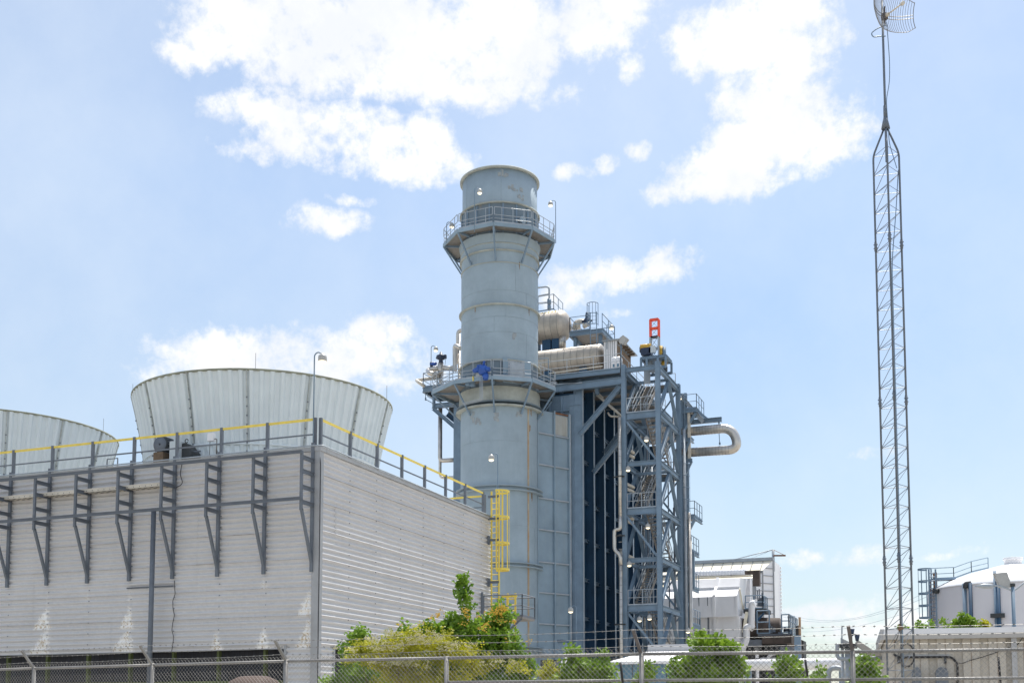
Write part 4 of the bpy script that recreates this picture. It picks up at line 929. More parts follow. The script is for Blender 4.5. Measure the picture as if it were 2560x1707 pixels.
a = vH(1168, 590, y=YG - .3); b = vH(1168, 870, y=YG - .3); m = MB(); m.bar(a, (a.x, a.y, b.z), .22, .22); m.bar(a + V(0, 0, 0), (-19.4, a.y, a.z), .2, .3); m.build('hanger_frame', 'steel', sg)
m = MB(); m.tube([vH(1140, 300, y=YG - .6), (vH(1140, 300, y=YG - .6).x, YG - .6, 0)], .11, 10); m.tube([vH(1152, 480, y=YG - .6), (vH(1152, 480, y=YG - .6).x, YG - .6, 0)], .07, 8); m.build('riser_pipe', 'alu', sg)
for (x0, y0, x1, y1) in ((680, 915, 825, 905), (680, 1270, 855, 1240)):
    a, b = vM(x0, y0, y=YG), vM(x1, y1, y=YG); MB().ibeam(a + V(0, 0, 0), b, .26, .2, .03).build('bracket', 'steel', sg); MB().bar(b + V(-.05, 0, -.1), a + V(0, 0, -1.5), .16, .16).build('bracket', 'steel', sg)
m = MB(); lx = vM(735, 1400, y=YG - .2).x; ladder(m, (lx, YG - .2, vM(735, 1560, y=YG).z - 2.5), (lx, YG - .2, vM(735, 1300, y=YG).z), .5); cage(m, (lx, YG - .4, 0), vM(735, 1560, y=YG).z - 2.5, vM(735, 1330, y=YG).z, r=.4, face=R(-90), hoops=5, n=6, w=.04); m.build('caged_ladder', 'steel', sg)
m = MB(); a = vM(790, 440, y=YG); b = vM(790, 1240, y=YG); m.box((a.x - .08, YG, b.z), (a.x + .12, YG + .2, a.z)); m.build('insulated_post', 'cream', sg)
m = MB(); a = vM(670, 190, y=YG + .3); b = vM(1030, 620, y=YG + .3); m.ibeam(a, b, .3, .28, .03); m.build('raking_beam', 'steellight', sg)
m = MB(); a = vM(815, 625, y=YG + .5); b = vM(1335, 575, y=YG + .5); m.ibeam(a, b, .34, .3, .03); m.build('cantilever_beam', 'steel', sg); m = MB(); m.bar(vM(940, 440, y=YG + .5), vM(1110, 580, y=YG + .5), .14, .18); m.build('brace', 'steel', sg); m = MB(); m.ibeam(vM(800, 535, y=YG + 1), vM(950, 520, y=YG + 1), .28, .25, .03); m.build('cantilever_beam', 'steel', sg); m = MB(); m.ibeam(vM(600, 310, y=YG + 1), vM(760, 300, y=YG + 1), .3, .3, .03); m.build('cantilever_beam', 'steel', sg)
lamp('pole', vM(728, 560, y=YG - .2), 'lamp on a thin pole beside the pipe loop platform', h=(vM(728, 560, y=YG) - vM(728, 150, y=YG)).length - .1, rz=R(180))
pl = thing('pipe_loop', vM(1300, 900, y=86), 'shiny aluminium clad expansion pipe loop sticking out to the right', 'pipe')
pts = [vM(560, 795, y=YG + .5), vM(1510, 712, y=YG + .5), vM(1620, 1065, y=YG + .5), vM(560, 1130, y=YG + .5)]
MB().pipe(pts, .345, 1.25, 24, 8).build('pipe_run', 'alu', pl)
m = MB(); rnd = random.Random(2)
for A_, B_ in ((pts[0], pts[1]), (pts[3], pts[2])):
    n = 20
    for k in range(1, n - 2): p = lerp(A_, B_, k / n); d = (B_ - A_).normalized(); m.tube([p - d * .012, p + d * .012], .351, 24, False)
m.build('jacket_seam', 'band', pl)
a = vM(1290, 600, y=YG + .5); m = MB(); m.tube([a, vM(1290, 650, y=YG + .5)], .06, 6); m.tube([vM(1290, 780, y=YG + .45), vM(1303, 985, y=YG + .45)], .03, 5); m.tube([vM(1303, 950, y=YG + .45), vM(1303, 990, y=YG + .45)], .07, 6); m.build('spring_hanger', 'steel', pl)

# insulated riser in front of the ribs
rp_ = thing('riser_pipe', (-22.3, 76.8, 0), 'thin aluminium riser pipe with a side loop left of the stair tower', 'pipe')
y_ = 76.7; a = vG(735, 1010, y=y_); X = vH(626, 300, y=y_).x; zA = vH(626, 425, y=y_).z; zB = vH(626, 605, y=y_).z
m = MB(); m.tube([(X, y_, zA + .2), (X, y_, a.z)], .125, 12); m.tube([(X, y_, 0), (X, y_, zB)], .125, 12); m.build('riser', 'alu', rp_)
xo = vH(583, 500, y=y_).x; m = MB(); m.pipe([(X, y_, zA + .9), (X, y_, zA), (xo, y_, zA), (xo, y_, zB + .25), (X, y_, zB - .1), (X, y_, zB - .8)], .14, .38, 12); m.build('loop', 'alu', rp_)
m = MB(); z = 1.5
while z < a.z: 
    m.tube([(X, y_, z), (X, y_, z + .025)], .131, 12, False); z += .5
m.build('jacket_seam', 'band', rp_)
m = MB()
for z in (vH(626, 30, y=y_).z, vH(626, 470, y=y_).z, vH(626, 1130, y=y_).z): m.bar((X - .5, y_ + .1, z), (X + .3, y_ + .1, z), .1, .1); m.bar((X, y_, z - .04), (X, y_, z + .04), .3, .3)
m.build('pipe_clamp', 'dark', rp_)
r2 = thing('riser_pipe', (-20.9, 84.4, 0), 'wide pale riser pipe seen through the stair tower', 'pipe')
q = vN(340, 800, y=84.6); MB().tube([(q.x, 84.6, 0), (q.x, 84.6, 19.5)], .2, 12).build('riser', 'alu', r2)
m = MB(); z = 1
while z < 19: m.tube([(q.x, 84.6, z), (q.x, 84.6, z + .06)], .207, 12, False); z += .45
m.build('jacket_seam', 'band', r2)
bp = thing('branch_pipe', (-23, 79, 20), 'slanting cream pipe under the service deck', 'pipe')
m = MB(); a = vG(540, 805, y=78.2); b = vG(750, 985, y=78.6); m.pipe([a, b, b + V(.3, .2, -.4)], .10, n=8); m.tube([vG(520, 765, y=78.6), vG(600, 835, y=79)], .05, 6); m.pipe([vG(640, 965, y=78.4), vG(660, 1000, y=78.4), vG(740, 1000, y=78.4)], .07, .2, 8); m.build('pipe_run', 'cream', bp)
k = 0
for (x, y, lab) in ((110, 790, 'highest'), (110, 1215, 'second'), (100, 1600, 'third'), (105, 2080, 'lowest')):
    a = vN(x, y, y=78.6); 
    for j, dz in enumerate((.0, -.34)):
        t = thing('header_pipe', a + V(0, 0, dz), f'{lab} pair level, {"upper" if j == 0 else "lower"} cream header stub beside the left tower column', 'pipe', 'cream header stubs from the boiler wall')
        m = MB(); m.pipe([(-22.9, 79.3, a.z + dz + .35), a + V(-.2, 0, dz + .1), a + V(.5, 0, dz - .25), a + V(.55, .3, dz - .3)], .12, .2, 10); m.build('pipe_run', 'cream', t)
# plant low behind the tower: vessels and pumps in the gloom
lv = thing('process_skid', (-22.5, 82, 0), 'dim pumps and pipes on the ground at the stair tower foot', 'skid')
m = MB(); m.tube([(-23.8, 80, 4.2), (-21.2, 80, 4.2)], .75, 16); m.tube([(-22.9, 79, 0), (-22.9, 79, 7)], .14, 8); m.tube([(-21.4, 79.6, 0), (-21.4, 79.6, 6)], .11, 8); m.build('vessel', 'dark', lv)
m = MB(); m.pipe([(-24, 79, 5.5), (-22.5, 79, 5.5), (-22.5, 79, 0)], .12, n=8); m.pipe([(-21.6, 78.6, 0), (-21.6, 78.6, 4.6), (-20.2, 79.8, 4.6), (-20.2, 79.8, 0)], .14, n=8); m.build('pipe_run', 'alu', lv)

# ------------------------------------------------------------------ pipes and valve balcony left of the stack
YP = 78.0
vb = thing('valve_balcony', (-37, YP, 24), 'steel balcony carrying valves on the left side of the stack', 'platform')
a = vL(115, 590, y=YP); b = vL(425, 560, y=YP); zf = vL(115, 560, y=YP).z
m = MB(); m.box((a.x, YP - .2, zf - .06), (-34, YP + 2.6, zf)); m.build('deck_floor', 'grate', vb)
m = MB()
for p, q in (((a.x, YP - .25), (-34, YP - .25)), ((a.x, YP - .2), (a.x, YP + 2.6)), ((a.x, YP + 2.6), (-34, YP + 2.6))): m.ibeam((*p, zf - .22), (*q, zf - .22), .36, .16, .03)
m.build('edge_beam', 'steel', vb)
m = MB(); railing(m, [(a.x, YP - .2, zf), (-34.2, YP - .2, zf)], 1.1, 1.1, .03); railing(m, [(a.x, YP + 2.5, zf), (a.x, YP - .2, zf)], 1.1, 1.1, .03); railing(m, [(a.x, YP + 2.5, zf), (-34, YP + 2.5, zf)], 1.1, 1.1, .03); m.build('guardrail', 'steel', vb)
MB().ibeam(vL(190, 730, y=YP), vL(470, 705, y=YP), .36, .26, .03).build('bracket_beam', 'steel', vb)
MB().ibeam(vL(200, 752, y=YP), vL(470, 985, y=YP), .28, .26, .03).build('bracket_brace', 'steel', vb)
MB().ibeam(vL(330, 800, y=YP + 2), vL(470, 915, y=YP + 2), .4, .3, .03).build('bracket_brace', 'steeldark', vb)
m = MB(); m.box(tuple(vL(345, 800, y=YP + 1.6)), tuple(vL(430, 735, y=YP + 2.2))); m.build('hanger_block', 'dark', vb)
m = MB(); m.pipe([vL(127, 595, y=YP), vL(127, 665, y=YP), vL(230, 720, y=YP + .3)], .03, n=5); m.tube([vL(146, 600, y=YP), vL(146, 640, y=YP), vL(200, 668, y=YP)], .025, 5); m.tube([vL(127, 650, y=YP), vL(127, 675, y=YP)], .06, 6); m.tube([vL(205, 600, y=YP), vL(205, 735, y=YP)], .12, 6); m.build('conduit', 'steel', vb)
def pipething(name, label, runs, mat, group=None):
    t = thing(name, runs[0][0][0], label, 'pipe', group)
    for pts, r_, bend in runs: MB().pipe(pts, r_, bend, 12).build('pipe_run', mat, t)
    return t
Yq = YP + .6
pipething('drain_pipe', 'long grey drain pipe looping below the valve balcony left of the stack', [([vL(265, 740, y=Yq), vL(262, 1250, y=Yq), vL(262, 1395, y=Yq), vL(437, 1392, y=Yq), vL(441, 1250, y=Yq), vL(441, 60, y=Yq)], .115, .35), ([vL(264, 740, y=Yq), vL(262, 1238, y=Yq), vL(440, 1228, y=Yq)], .165, .3)], 'alu')
pipething('steam_pipe', 'thick grey vertical pipe under the dark blue valve', [([vL(268, 330, y=YP), vL(268, 440, y=YP)], .22, .1), ([vL(268, 440, y=YP), vL(268, 590, y=YP)], .13, .1), ([vL(262, 372, y=YP), vL(145, 392, y=YP), vL(165, 425, y=YP - 1), vL(245, 440, y=YP - .4)], .19, .35), ([vL(280, 372, y=YP), vL(420, 382, y=YP + .4)], .19, .3)], 'alu')
pipething('steam_pipe', 'grey pipe elbow rising against the left edge of the stack', [([vL(385, 376, y=YP + .4), vL(400, 360, y=YP + .4), vL(398, 155, y=YP + .4), vL(455, 190, y=YP - .6)], .16, .4)], 'alu')
pipething('steam_pipe', 'uppermost grey pipe bending behind the left edge of the stack', [([vL(430, 330, y=YP + 1), vL(430, 25, y=YP + 1), vL(500, 20, y=YP + 1)], .155, .5)], 'alu')
pipething('vent_pipe', 'long cream pipe hooking out left beyond the valve balcony', [([vL(255, 462, y=YP), vL(42, 488, y=YP), vL(62, 505, y=YP - 1.2), vL(120, 545, y=YP - 1.0)], .13, .25)], 'cream')
vv = thing('control_valve', vL(270, 330, y=YP), 'dark blue control valve on top of the thick vertical pipe', 'valve')
q = vL(270, 275, y=YP); m = MB(); m.lathe(q, [(0, -.45), (.2, -.45), (.14, -.2), (.30, -.12), (.36, .0), (.34, .14), (.14, .22), (.08, .42), (0, .44)], 14); m.tube([q + V(-.4, 0, 0), q + V(.42, 0, .05)], .07, 6); m.box(tuple(q + V(.3, -.1, -.12)), tuple(q + V(.44, .1, .16))); m.build('valve_body', 'dkblue', vv); MB().pipe([q + V(.4, 0, -.1), q + V(.36, 0, -.5), q + V(.3, 0, -.9)], .015, n=5).build('signal_cable', 'black', vv)
v2 = thing('control_valve', vL(205, 345, y=YP), 'small blue valve at the foot of the balcony lamp', 'valve')
q = vL(205, 335, y=YP); m = MB(); m.tube([q + V(-.3, 0, 0), q + V(.15, 0, 0)], .13, 10); m.tube([q + V(.1, 0, .02), q + V(.22, 0, .02)], .09, 10); m.build('valve_body', 'blue', v2); MB().tube([vL(182, 320, y=YP), vL(182, 370, y=YP)], .12, 8).build('valve_stem', 'dkblue', v2)
lamp('pole', vL(178, 365, y=YP), 'lamp above the blue valve left of the stack', h=vL(178, 175, y=YP).z - vL(178, 365, y=YP).z, rz=R(21), group='yard and platform lamps')
# lone lamps in front of the stack and by the duct
q = P(1244, 1400, y=60); a = P(1244, 1136, y=60); lamp('pole', (q.x, 60, 0), 'tall thin yard lamp standing in front of the lower stack', h=a.z, rz=R(200))
q = vH(300, 1002, y=70); lamp('pole', (q.x, 70, 0), 'low yard lamp in front of the blue duct panels', h=q.z, rz=R(201))

# ------------------------------------------------------------------ air intake house (far right)
fh = thing('filter_house', P(1850, 1500, y=118), 'big white building with a cream sloping hood far behind the stair tower', 'filter house')
def uv(p):
    q = V(p) - EYE; w = q.dot(FW); return 1280 + FPX * q.dot(RT) / w, PPY - FPX * q.dot(UP) / w
def prof(xp, pts, vw=vJ):
    r_ = []
    for a_, b_ in pts: q = vw(a_, b_, x=xp); r_.append((q.y, q.z))
    return r_
# plan of the flared end: A (front corner) - B (second step) - C (ridge corner) - D (rear)
pA = vJ(1060, 1000, y=112); dv = Vector((math.sin(R(33)), math.cos(R(33)), 0))
def along(u):
    lo, hi = 0, 12
    for _ in range(40):
        md = (lo + hi) / 2
        if uv(pA + dv * md)[0] < u: lo = md
        else: hi = md
    return pA + dv * lo
jU = lambda a_: 1700 + a_ / 5.6
pB = along(jU(1163)); pC = along(jU(1316))
def hz(p_, b_):  # height over plan point p_ of survey row b_
    return P(uv(p_)[0], 1360 + b_ / 5.6, y=p_.y).z
zA, zB1, zB2, zC = hz(pA, 470), hz(pB, 396), hz(pB, 368), hz(pC, 222)
pD = vJ(1400, 300, x=pC.x); xl = pA.x - 24
def poly(mb, pts): mb.add(pts, [tuple(range(len(pts)))])
def at2(p_, z): return Vector((p_.x, p_.y, z))
m = MB(); poly(m, [at2(pA, 3.5), at2(pB, 3.5), at2(pB, zB1), at2(pA, zA)]); poly(m, [at2(pB, 3.5), at2(pC, 3.5), at2(pC, zC), at2(pB, zB2)])
poly(m, [at2(pC, 3.5), (pC.x, pD.y, 3.5), (pC.x, pD.y, pD.z), (pC.x, pC.y + 1.0, zC + .05), at2(pC, zC)])
poly(m, [(xl, pA.y, 3.5), at2(pA, 3.5), at2(pA, zA), (xl, pA.y, zA)]); poly(m, [(xl, pB.y, zB1), at2(pB, zB1), at2(pB, zB2), (xl, pB.y, zB2)])
poly(m, [(xl, pC.y, zC), at2(pC, zC), (pC.x, pC.y + 1, zC + .05), (pC.x, pD.y, pD.z), (xl, pD.y, pD.z)]); poly(m, [(xl, pD.y, 3.5), (pC.x, pD.y, 3.5), (pC.x, pD.y, pD.z), (xl, pD.y, pD.z)])
m.build('house_wall', 'white', fh)
m = MB(); poly(m, [(xl, pA.y, zA), at2(pA, zA), at2(pB, zB1), (xl, pB.y, zB1)]); poly(m, [(xl, pB.y, zB2), at2(pB, zB2), at2(pC, zC), (xl, pC.y, zC)]); m.build('sloping_hood', 'creamroof', fh)
m = MB()
for k in range(22):
    x = pB.x - .2 - k * .98; e = V(0, -.04, .03); m.bar(Vector((x, pB.y, zB2)) + e, Vector((x + .12, pC.y, zC)) + e, .05, .05)
m.build('hood_seam', 'gsteel', fh)
MB().box((xl, pC.y - .12, zC - .02), (pC.x + .02, pC.y + .4, zC + .30)).build('ridge_beam', 'steellight', fh)
MB().box((xl, pB.y - .14, zB1 + .02), (pB.x, pB.y - .01, zB2 - .02)).build('eave_beam', 'gsteel', fh)
nB = Vector((dv.y, -dv.x, 0)) * .06; m = MB()
for k in range(9):
    b_ = 330 + k * 105; q0 = pB if b_ < 480 else pA
    if b_ < 366: q0 = lerp(pB, pC, .28)
    m.bar(at2(q0, hz(q0, b_ - (0 if q0 is pB else 0))) + nB, at2(pC, hz(pC, b_ + 12)) + nB, .06, .08)
m.build('wall_rib', 'trim', fh)
m = MB(); m.bar(at2(pC, 3.5) + nB, at2(pC, zC) + nB, .12, .10); m.bar(at2(pB, 3.5) + nB, at2(pB, zB2) + nB, .10, .10); m.build('corner_rib', 'trim', fh)
m = MB(); z = 4.0
while z < pD.z - .3: m.tube([(pC.x - .05, pD.y, z), (pC.x - .05, pD.y, z + .28)], [.10, .24], 6); z += .36
m.build('corrugated_edge', 'white', fh)
XB = pC.x; zt_ = hz(pC, 55); py = pC.y + .9
m = MB(); m.tube([(XB - .1, py, zC - 1), (XB - .1, py, zt_)], .14, 8); m.tube([(XB - .1, py, zt_), (XB - 4.2, py, zC + .3)], .06, 6); m.tube([(XB - .1, py, zt_), (XB - 2.6, py, zC + .3)], .025, 4); m.build('jib_post', 'steellight', fh)
m = MB(); e = V(XB + 1.3, py - 1.6, hz(pC, 178)); m.bar((XB - .1, py, hz(pC, 140)), e, .10, .16); m.tube([(XB - .1, py, zt_), e], .025, 4); m.build('jib_arm', 'rust', fh)
# white duct block in front
XC = vJ(795, 720, y=100).x; XCL = vJ(165, 725, y=100).x - 3
db = thing('intake_duct', (XC - 5, 100, 3), 'white stepped duct block with panel seams in front of the cream hood', 'duct')
p2 = prof(XC, [(795, 720), (830, 600), (846, 470), (945, 480), (885, 900), (870, 1000), (795, 1000)])
MB().prism(p2, 0, XCL, XC).build('upper_block', 'white', db)
q = vJ(825, 1010, y=100.4); zb = vJ(500, 1355, y=100).z
MB().box((XCL, 100.4, zb), (q.x, 105, q.z)).build('lower_block', 'white', db)
m = MB()
for a_ in (265, 385): q = vJ(a_, 740, y=99.95); m.box((q.x - .03, 99.93, zb), (q.x + .03, 99.98, q.z)); m.box((q.x - .03, 100.33, zb), (q.x + .03, 100.38, p2[6][1]))
m.build('panel_seam', 'gsteel', db)
m = MB()
for a_ in (470,): 
    q = vJ(a_, 720, y=99.9); m.box((q.x - .12, 99.82, p2[6][1]), (q.x + .12, 99.97, p2[0][1])); m.box((q.x - .12, 100.2, zb), (q.x + .12, 100.37, p2[6][1]))
    m.bar((q.x, p2[0][0] - .05, p2[0][1] + .1), (q.x + .0, p2[1][0] - .05, p2[1][1] + .1), .24, .12); m.bar((q.x, p2[1][0] - .05, p2[1][1] + .1), (q.x, p2[2][0] - .05, p2[2][1] + .1), .24, .12)
m.box((XCL, p2[1][0] - .2, p2[1][1] - .12), (XC + .02, p2[1][0] - .02, p2[1][1] + .06)); m.box((XCL, 99.85, p2[6][1] - .05), (XC + .05, 99.97, p2[6][1] + .06))
m.box((XC - .1, 99.84, p2[6][1]), (XC + .08, 99.97, p2[0][1]))
m.build('stiffener', 'white', db)
m = MB(); q0 = vJ(835, 620, x=XC + .1); q1 = vJ(885, 910, x=XC + .1); m.bar(q0, q1, .1, .16); m.build('raking_trim', 'creamroof', db)
rb = thing('vent_row', vJ(500, 410, y=108), 'row of small white rounded vents below the cream hood', 'vents')
y_ = 107.0; m = MB(); a = vJ(170, 470, y=y_); b = vJ(990, 425, y=y_); m.box((a.x - 4, y_, a.z - .0), (b.x, y_ + 1.2, b.z)); m.build('vent_beam', 'creamroof', rb)
for k in range(17):
    q = vJ(215 + k * 43, 418 - k * 1.4, y=y_ + .3); MB().lathe((q.x, q.y, q.z - .2), [(.28, 0), (.28, .3), (.2, .5), (0, .55)], 12).build('vent_cap', 'white', rb)
ap = thing('access_platform', vJ(1040, 900, y=101), 'dark access platform with railing and knee brace beside the white duct block', 'platform')
y_ = 101.5; a = vJ(885, 905, y=y_); b = vJ(1210, 935, y=y_); m = MB(); m.box((a.x, y_, a.z - .35), (b.x, y_ + 2.5, a.z)); m.build('deck', 'dark', ap)
m = MB(); railing(m, [(a.x + .2, y_, a.z), (b.x - .3, y_, a.z)], 1.15, .8, .05); railing(m, [(b.x - .3, y_, a.z), (b.x - .3, y_ + 2.4, a.z)], 1.15, .8, .05); m.build('guardrail', 'steel', ap)
m = MB(); m.bar((b.x - .2, y_, a.z - .4), vJ(1065, 1090, y=y_), .14, .14); q = vJ(1000, 1240, y=y_ + .5); m.box((a.x + .1, y_ + .4, q.z), (vJ(1075, 900, y=y_).x, y_ + 2, a.z - .36)); m.build('support_block', 'steeldark', ap)
m = MB(); m.bar(vJ(938, 945, y=y_ - .3), vJ(892, 1235, y=y_ - .3), .26, .2); m.build('raking_post', 'creamroof', ap)
m = MB()
for k in range(8): q = vJ(1090 + k * 12, 870, y=y_ + 1); m.tube([q, q + V(0, 0, random.Random(k).uniform(.5, 1.6))], .05, 5)
m.build('instrument', 'gsteel', ap)
bd = thing('brown_duct', vJ(1040, 600, y=103), 'brown topped lattice duct standing by the cream hood', 'duct')
a, b = vJ(1015, 765, y=104), vJ(1055, 500, y=104); m = MB(); m.box((a.x, 104, a.z), (a.x + .12, 104.12, b.z)); m.box((b.x - .1, 104, a.z), (b.x + .05, 104.12, b.z)); m.box((a.x + .15, 104.1, a.z), (b.x - .12, 104.5, b.z)); m.build('duct_frame', 'trim', bd)
m = MB(); q = vJ(1020, 460, y=104); m.box(tuple(q + V(.0, -.1, -.8)), tuple(q + V(.6, .5, .3))); m.box(tuple(q + V(-.7, -.1, .3)), tuple(q + V(.6, .5, .6))); m.build('duct_head', 'grimy', bd)
m = MB(); m.bar(vJ(870, 500, y=106), vJ(870, 920, y=106), .5, .5); m.bar(vJ(935, 480, y=106), vJ(935, 900, y=106), .7, .5); m.bar(vJ(975, 500, y=107), vJ(975, 860, y=107), .5, .5); m.build('duct_riser', 'white', bd)
for (pts, lab, r_) in (([(1050, 822), (1003, 830), (1003, 1165), (1030, 1180)], 'tall white pipe with an elbow beside the dark access platform', .28), ([(1010, 1150), (930, 1155), (928, 1345), (870, 1450), (862, 1560), (862, 1900)], 'lower white pipe stepping down toward the bright green sapling', .30)):
    t = thing('white_pipe', vJ(*pts[1], y=100.5), lab, 'pipe'); MB().pipe([vJ(*q, y=99.0) for q in pts], r_, .6, 12).build('pipe_run', 'white', t)
tb = thing('turbine_deck', vJ(1200, 1380, y=100), 'grimy raised machinery deck with railing below the big white building', 'platform')
y_ = 100.6; a = vJ(890, 1345, y=y_); b = vJ(1565, 1345, y=y_); z0 = vJ(1000, 1430, y=y_).z; z1 = vJ(1000, 1335, y=y_).z
MB().box((a.x, y_, z0), (vJ(1120, 1, y=y_).x, y_ + 8, z1)).build('deck_beam', 'gsteel', tb)
MB().box((vJ(1130, 1, y=y_).x, y_ - .2, z0 + .2), (b.x, y_ + 8, z1 + .3)).build('machine_bed', 'grimy', tb)
MB().box((vJ(1060, 1, y=y_).x, y_ + .3, z1 + .31), (b.x - .3, y_ + 8, z1 + .5)).build('deck_floor', 'gsteel', tb)
m = MB(); c = b.x - .2; railing(m, [(vJ(1060, 1, y=y_).x, y_, z1 + .5), (vJ(1230, 1, y=y_).x, y_, z1 + .5)], 2.0, 1.2, .06); railing(m, [(vJ(1400, 1, y=y_).x, y_, z1 + .5), (c, y_, z1 + .5), (c, y_ + 5, z1 + .5)], 1.6, 1.0, .06, mids=(.33, .66)); m.build('guardrail', 'steel', tb)
m = MB(); q = vJ(1145, 1180, y=y_ + 2); m.lathe((q.x, q.y, q.z), [(0, -1.8), (.9, -1.7), (1.0, 0), (.9, 1.6), (0, 1.7)], 20, axis='x'); m.build('generator', 'grimy', tb)
m = MB()
for a_, w in ((960, .9), (1120, .25), (1152, .25), (1200, .7), (1300, .5), (1395, .6), (1470, .3)):
    q = vJ(a_, 1430, y=y_ + .5); m.box((q.x - w / 2, y_ + .5, 0), (q.x + w / 2, y_ + 1.2, z0 + .2))
m.build('deck_column', 'dark', tb)
m = MB()
rnd = random.Random(8)
for k in range(16):
    q = vJ(rnd.uniform(920, 1500), rnd.uniform(1440, 1700), y=y_ + rnd.uniform(.8, 4)); m.box(tuple(q), tuple(q + V(rnd.uniform(.2, .7), .4, rnd.uniform(.2, 1.2))))
for k in range(10):
    q = vJ(rnd.uniform(1230, 1520), rnd.uniform(1180, 1300), y=y_ + 1); m.box(tuple(q), tuple(q + V(rnd.uniform(.1, .4), .3, rnd.uniform(.2, .7))))
m.build('machinery_clutter', 'gsteel', tb)
m = MB(); m.pipe([vJ(1230, 1700, y=y_), vJ(1230, 1560, y=y_), vJ(1420, 1500, y=y_), vJ(1420, 1700, y=y_)], .15, n=6); m.pipe([vJ(1100, 1700, y=y_), vJ(1110, 1600, y=y_), vJ(1350, 1600, y=y_)], .12, n=6); m.build('small_pipe', 'white', tb)
po = thing('cable_mast', vJ(1660, 1400, y=98), 'dark steel mast with a thin pole and box right of the machinery deck', 'mast')
a, b = vJ(1640, 1140, y=98), vJ(1675, 1020, y=98); m = MB(); m.box((a.x - .14, 98, 0), (a.x + .14, 98.3, a.z)); m.build('column', 'dark', po); MB().tube([(b.x, 97.8, 0), b], .11, 6).build('pole', 'twig', po)
q = vJ(1620, 1345, y=98); q2 = vJ(1728, 1700, y=98); MB().box((q.x, 98.35, 0), (q2.x, 100, q.z)).build('cabinet', 'dark', po)
m = MB(); m.bar(vJ(1600, 1475, y=98), vJ(1400, 1475, y=98), .3, .5); m.tube([vJ(1630, 1140, y=98), vJ(1690, 1140, y=98)], .05, 5); m.build('cross_arm', 'gsteel', po)
lt = thing('light_pole', vJ(1520, 1300, y=130), 'very thin far light pole against the low clouds', 'lamp'); a = vJ(1518, 1020, y=130); MB().tube([(a.x, 130, 0), a], .07, 6).build('pole', 'steellight', lt); MB().box((a.x - .1, 129.8, a.z - .1), (a.x + .7, 130.2, a.z + .12)).build('lamp_head', 'steellight', lt)

# pipe bridge and yard gear seen through the fence
pb_ = thing('pipe_bridge', vY(1700, 350, y=62), 'long white horizontal pipe on posts behind the fence', 'pipe')
a, b = vY(1270, 352, y=62), vY(2215, 335, y=62); m = MB(); m.tube([a, (b.x, 62, a.z)], .30, 14); m.build('pipe_run', 'white', pb_)
m = MB()
for x_ in (1345, 1610, 1780, 2160, 2213): q = vY(x_, 340, y=62.4); m.box((q.x - .16, 62.4, 0), (q.x + .16, 62.7, q.z + (1.5 if x_ in (1780,) else .2)))
m.build('bridge_post', 'steel', pb_)
ug = thing('pipe_hoop', vY(2110, 380, y=50), 'small grey hoop of pipe on legs behind the fence', 'pipe'); MB().pipe([vY(2045, 700, y=50), vY(2045, 375, y=50), vY(2175, 375, y=50), vY(2175, 700, y=50)], .11, .6, 8).build('pipe_run', 'steellight', ug)
ts = thing('chute_stand', vI(1160, 750, y=48), 'grey hopper stand with two dark insulators left of the beige building', 'hopper')
y_ = 48.0; m = MB(); m.box(tuple(vI(1085, 758, y=y_)), tuple(vI(1212, 742, y=y_ + 1.2))); m.build('stand_deck', 'dark', ts)
m = MB(); a = [vI(*q, y=y_) for q in ((1098, 692), (1098, 738), (1180, 738), (1165, 725))]; m.add(a + [q + V(0, 1, 0) for q in a], [(0, 1, 2, 3), (7, 6, 5, 4), (0, 4, 5, 1), (1, 5, 6, 2), (2, 6, 7, 3), (3, 7, 4, 0)]); m.build('hopper', 'trim', ts)
m = MB(); m.bar(vI(1205, 725, y=y_ + 1), vI(1300, 790, y=y_ + 1), .5, .25); m.box(tuple(vI(1255, 790, y=y_ + 2)), tuple(vI(1400, 890, y=y_ + 4))); m.build('chute', 'beige', ts)
for a_, b_, c_ in ((1175, 632, 680), (1211, 668, 715)):
    q, q2 = vI(a_, b_, y=y_), vI(a_, c_, y=y_); m = MB(); m.tube([q2 + V(0, 0, .0), q], [.06, .11], 8); m.build('insulator', 'dkblue', ts)
    MB().tube([q2, (q2.x, q2.y, vI(1, 745, y=y_).z)], .02, 4).build('insulator_rod', 'gsteel', ts)
m = MB(); m.tube([vI(1107, 740, y=y_), vI(1107, 610, y=y_)], .03, 5); m.pipe([vI(1085, 738, y=y_), vI(1075, 745, y=y_), vI(1075, 838, y=y_), vI(1400, 830, y=y_)], .075, .2, 8)
for x_ in (1110, 1145, 1160): q = vI(x_, 760, y=y_ + .3); m.tube([q, (q.x, q.y, 0)], .06 if x_ != 1145 else .11, 8)
m.build('stand_leg', 'steellight', ts)

# ------------------------------------------------------------------ blue enclosure with the white roof
en = thing('blue_enclosure', vY(500, 350, y=42), 'low blue equipment enclosure with a sloping white roof behind the fence', 'equipment enclosure')
Y0 = 42.0; xa = vY(150, 318, y=Y0).x; xb = vY(838, 312, y=Y0).x; ze = vY(500, 318, y=Y0).z; q = vY(200, 236, x=xa + .9); Y1_ = Y0 + 4.5; zr = vY(500, 234, y=Y1_).z
xe = vY(922, 228, y=Y1_).x
m = MB(); m.add([(xa, Y0 - .15, ze), (xb + .1, Y0 - .15, ze), (xe, Y1_, zr), (xa + .3, Y1_, zr), (xa, Y0 - .15, ze - .1), (xb + .1, Y0 - .15, ze - .1), (xe, Y1_, zr - .1), (xa + .3, Y1_, zr - .1)], [(0, 1, 2, 3), (7, 6, 5, 4), (0, 4, 5, 1), (1, 5, 6, 2), (2, 6, 7, 3), (3, 7, 4, 0)]); m.build('roof', 'white', en)
MB().box((xa + .3, Y1_ + .02, zr - .12), (xe - .1, Y1_ + .8, zr + .28)).build('ridge_duct', 'fascia', en)
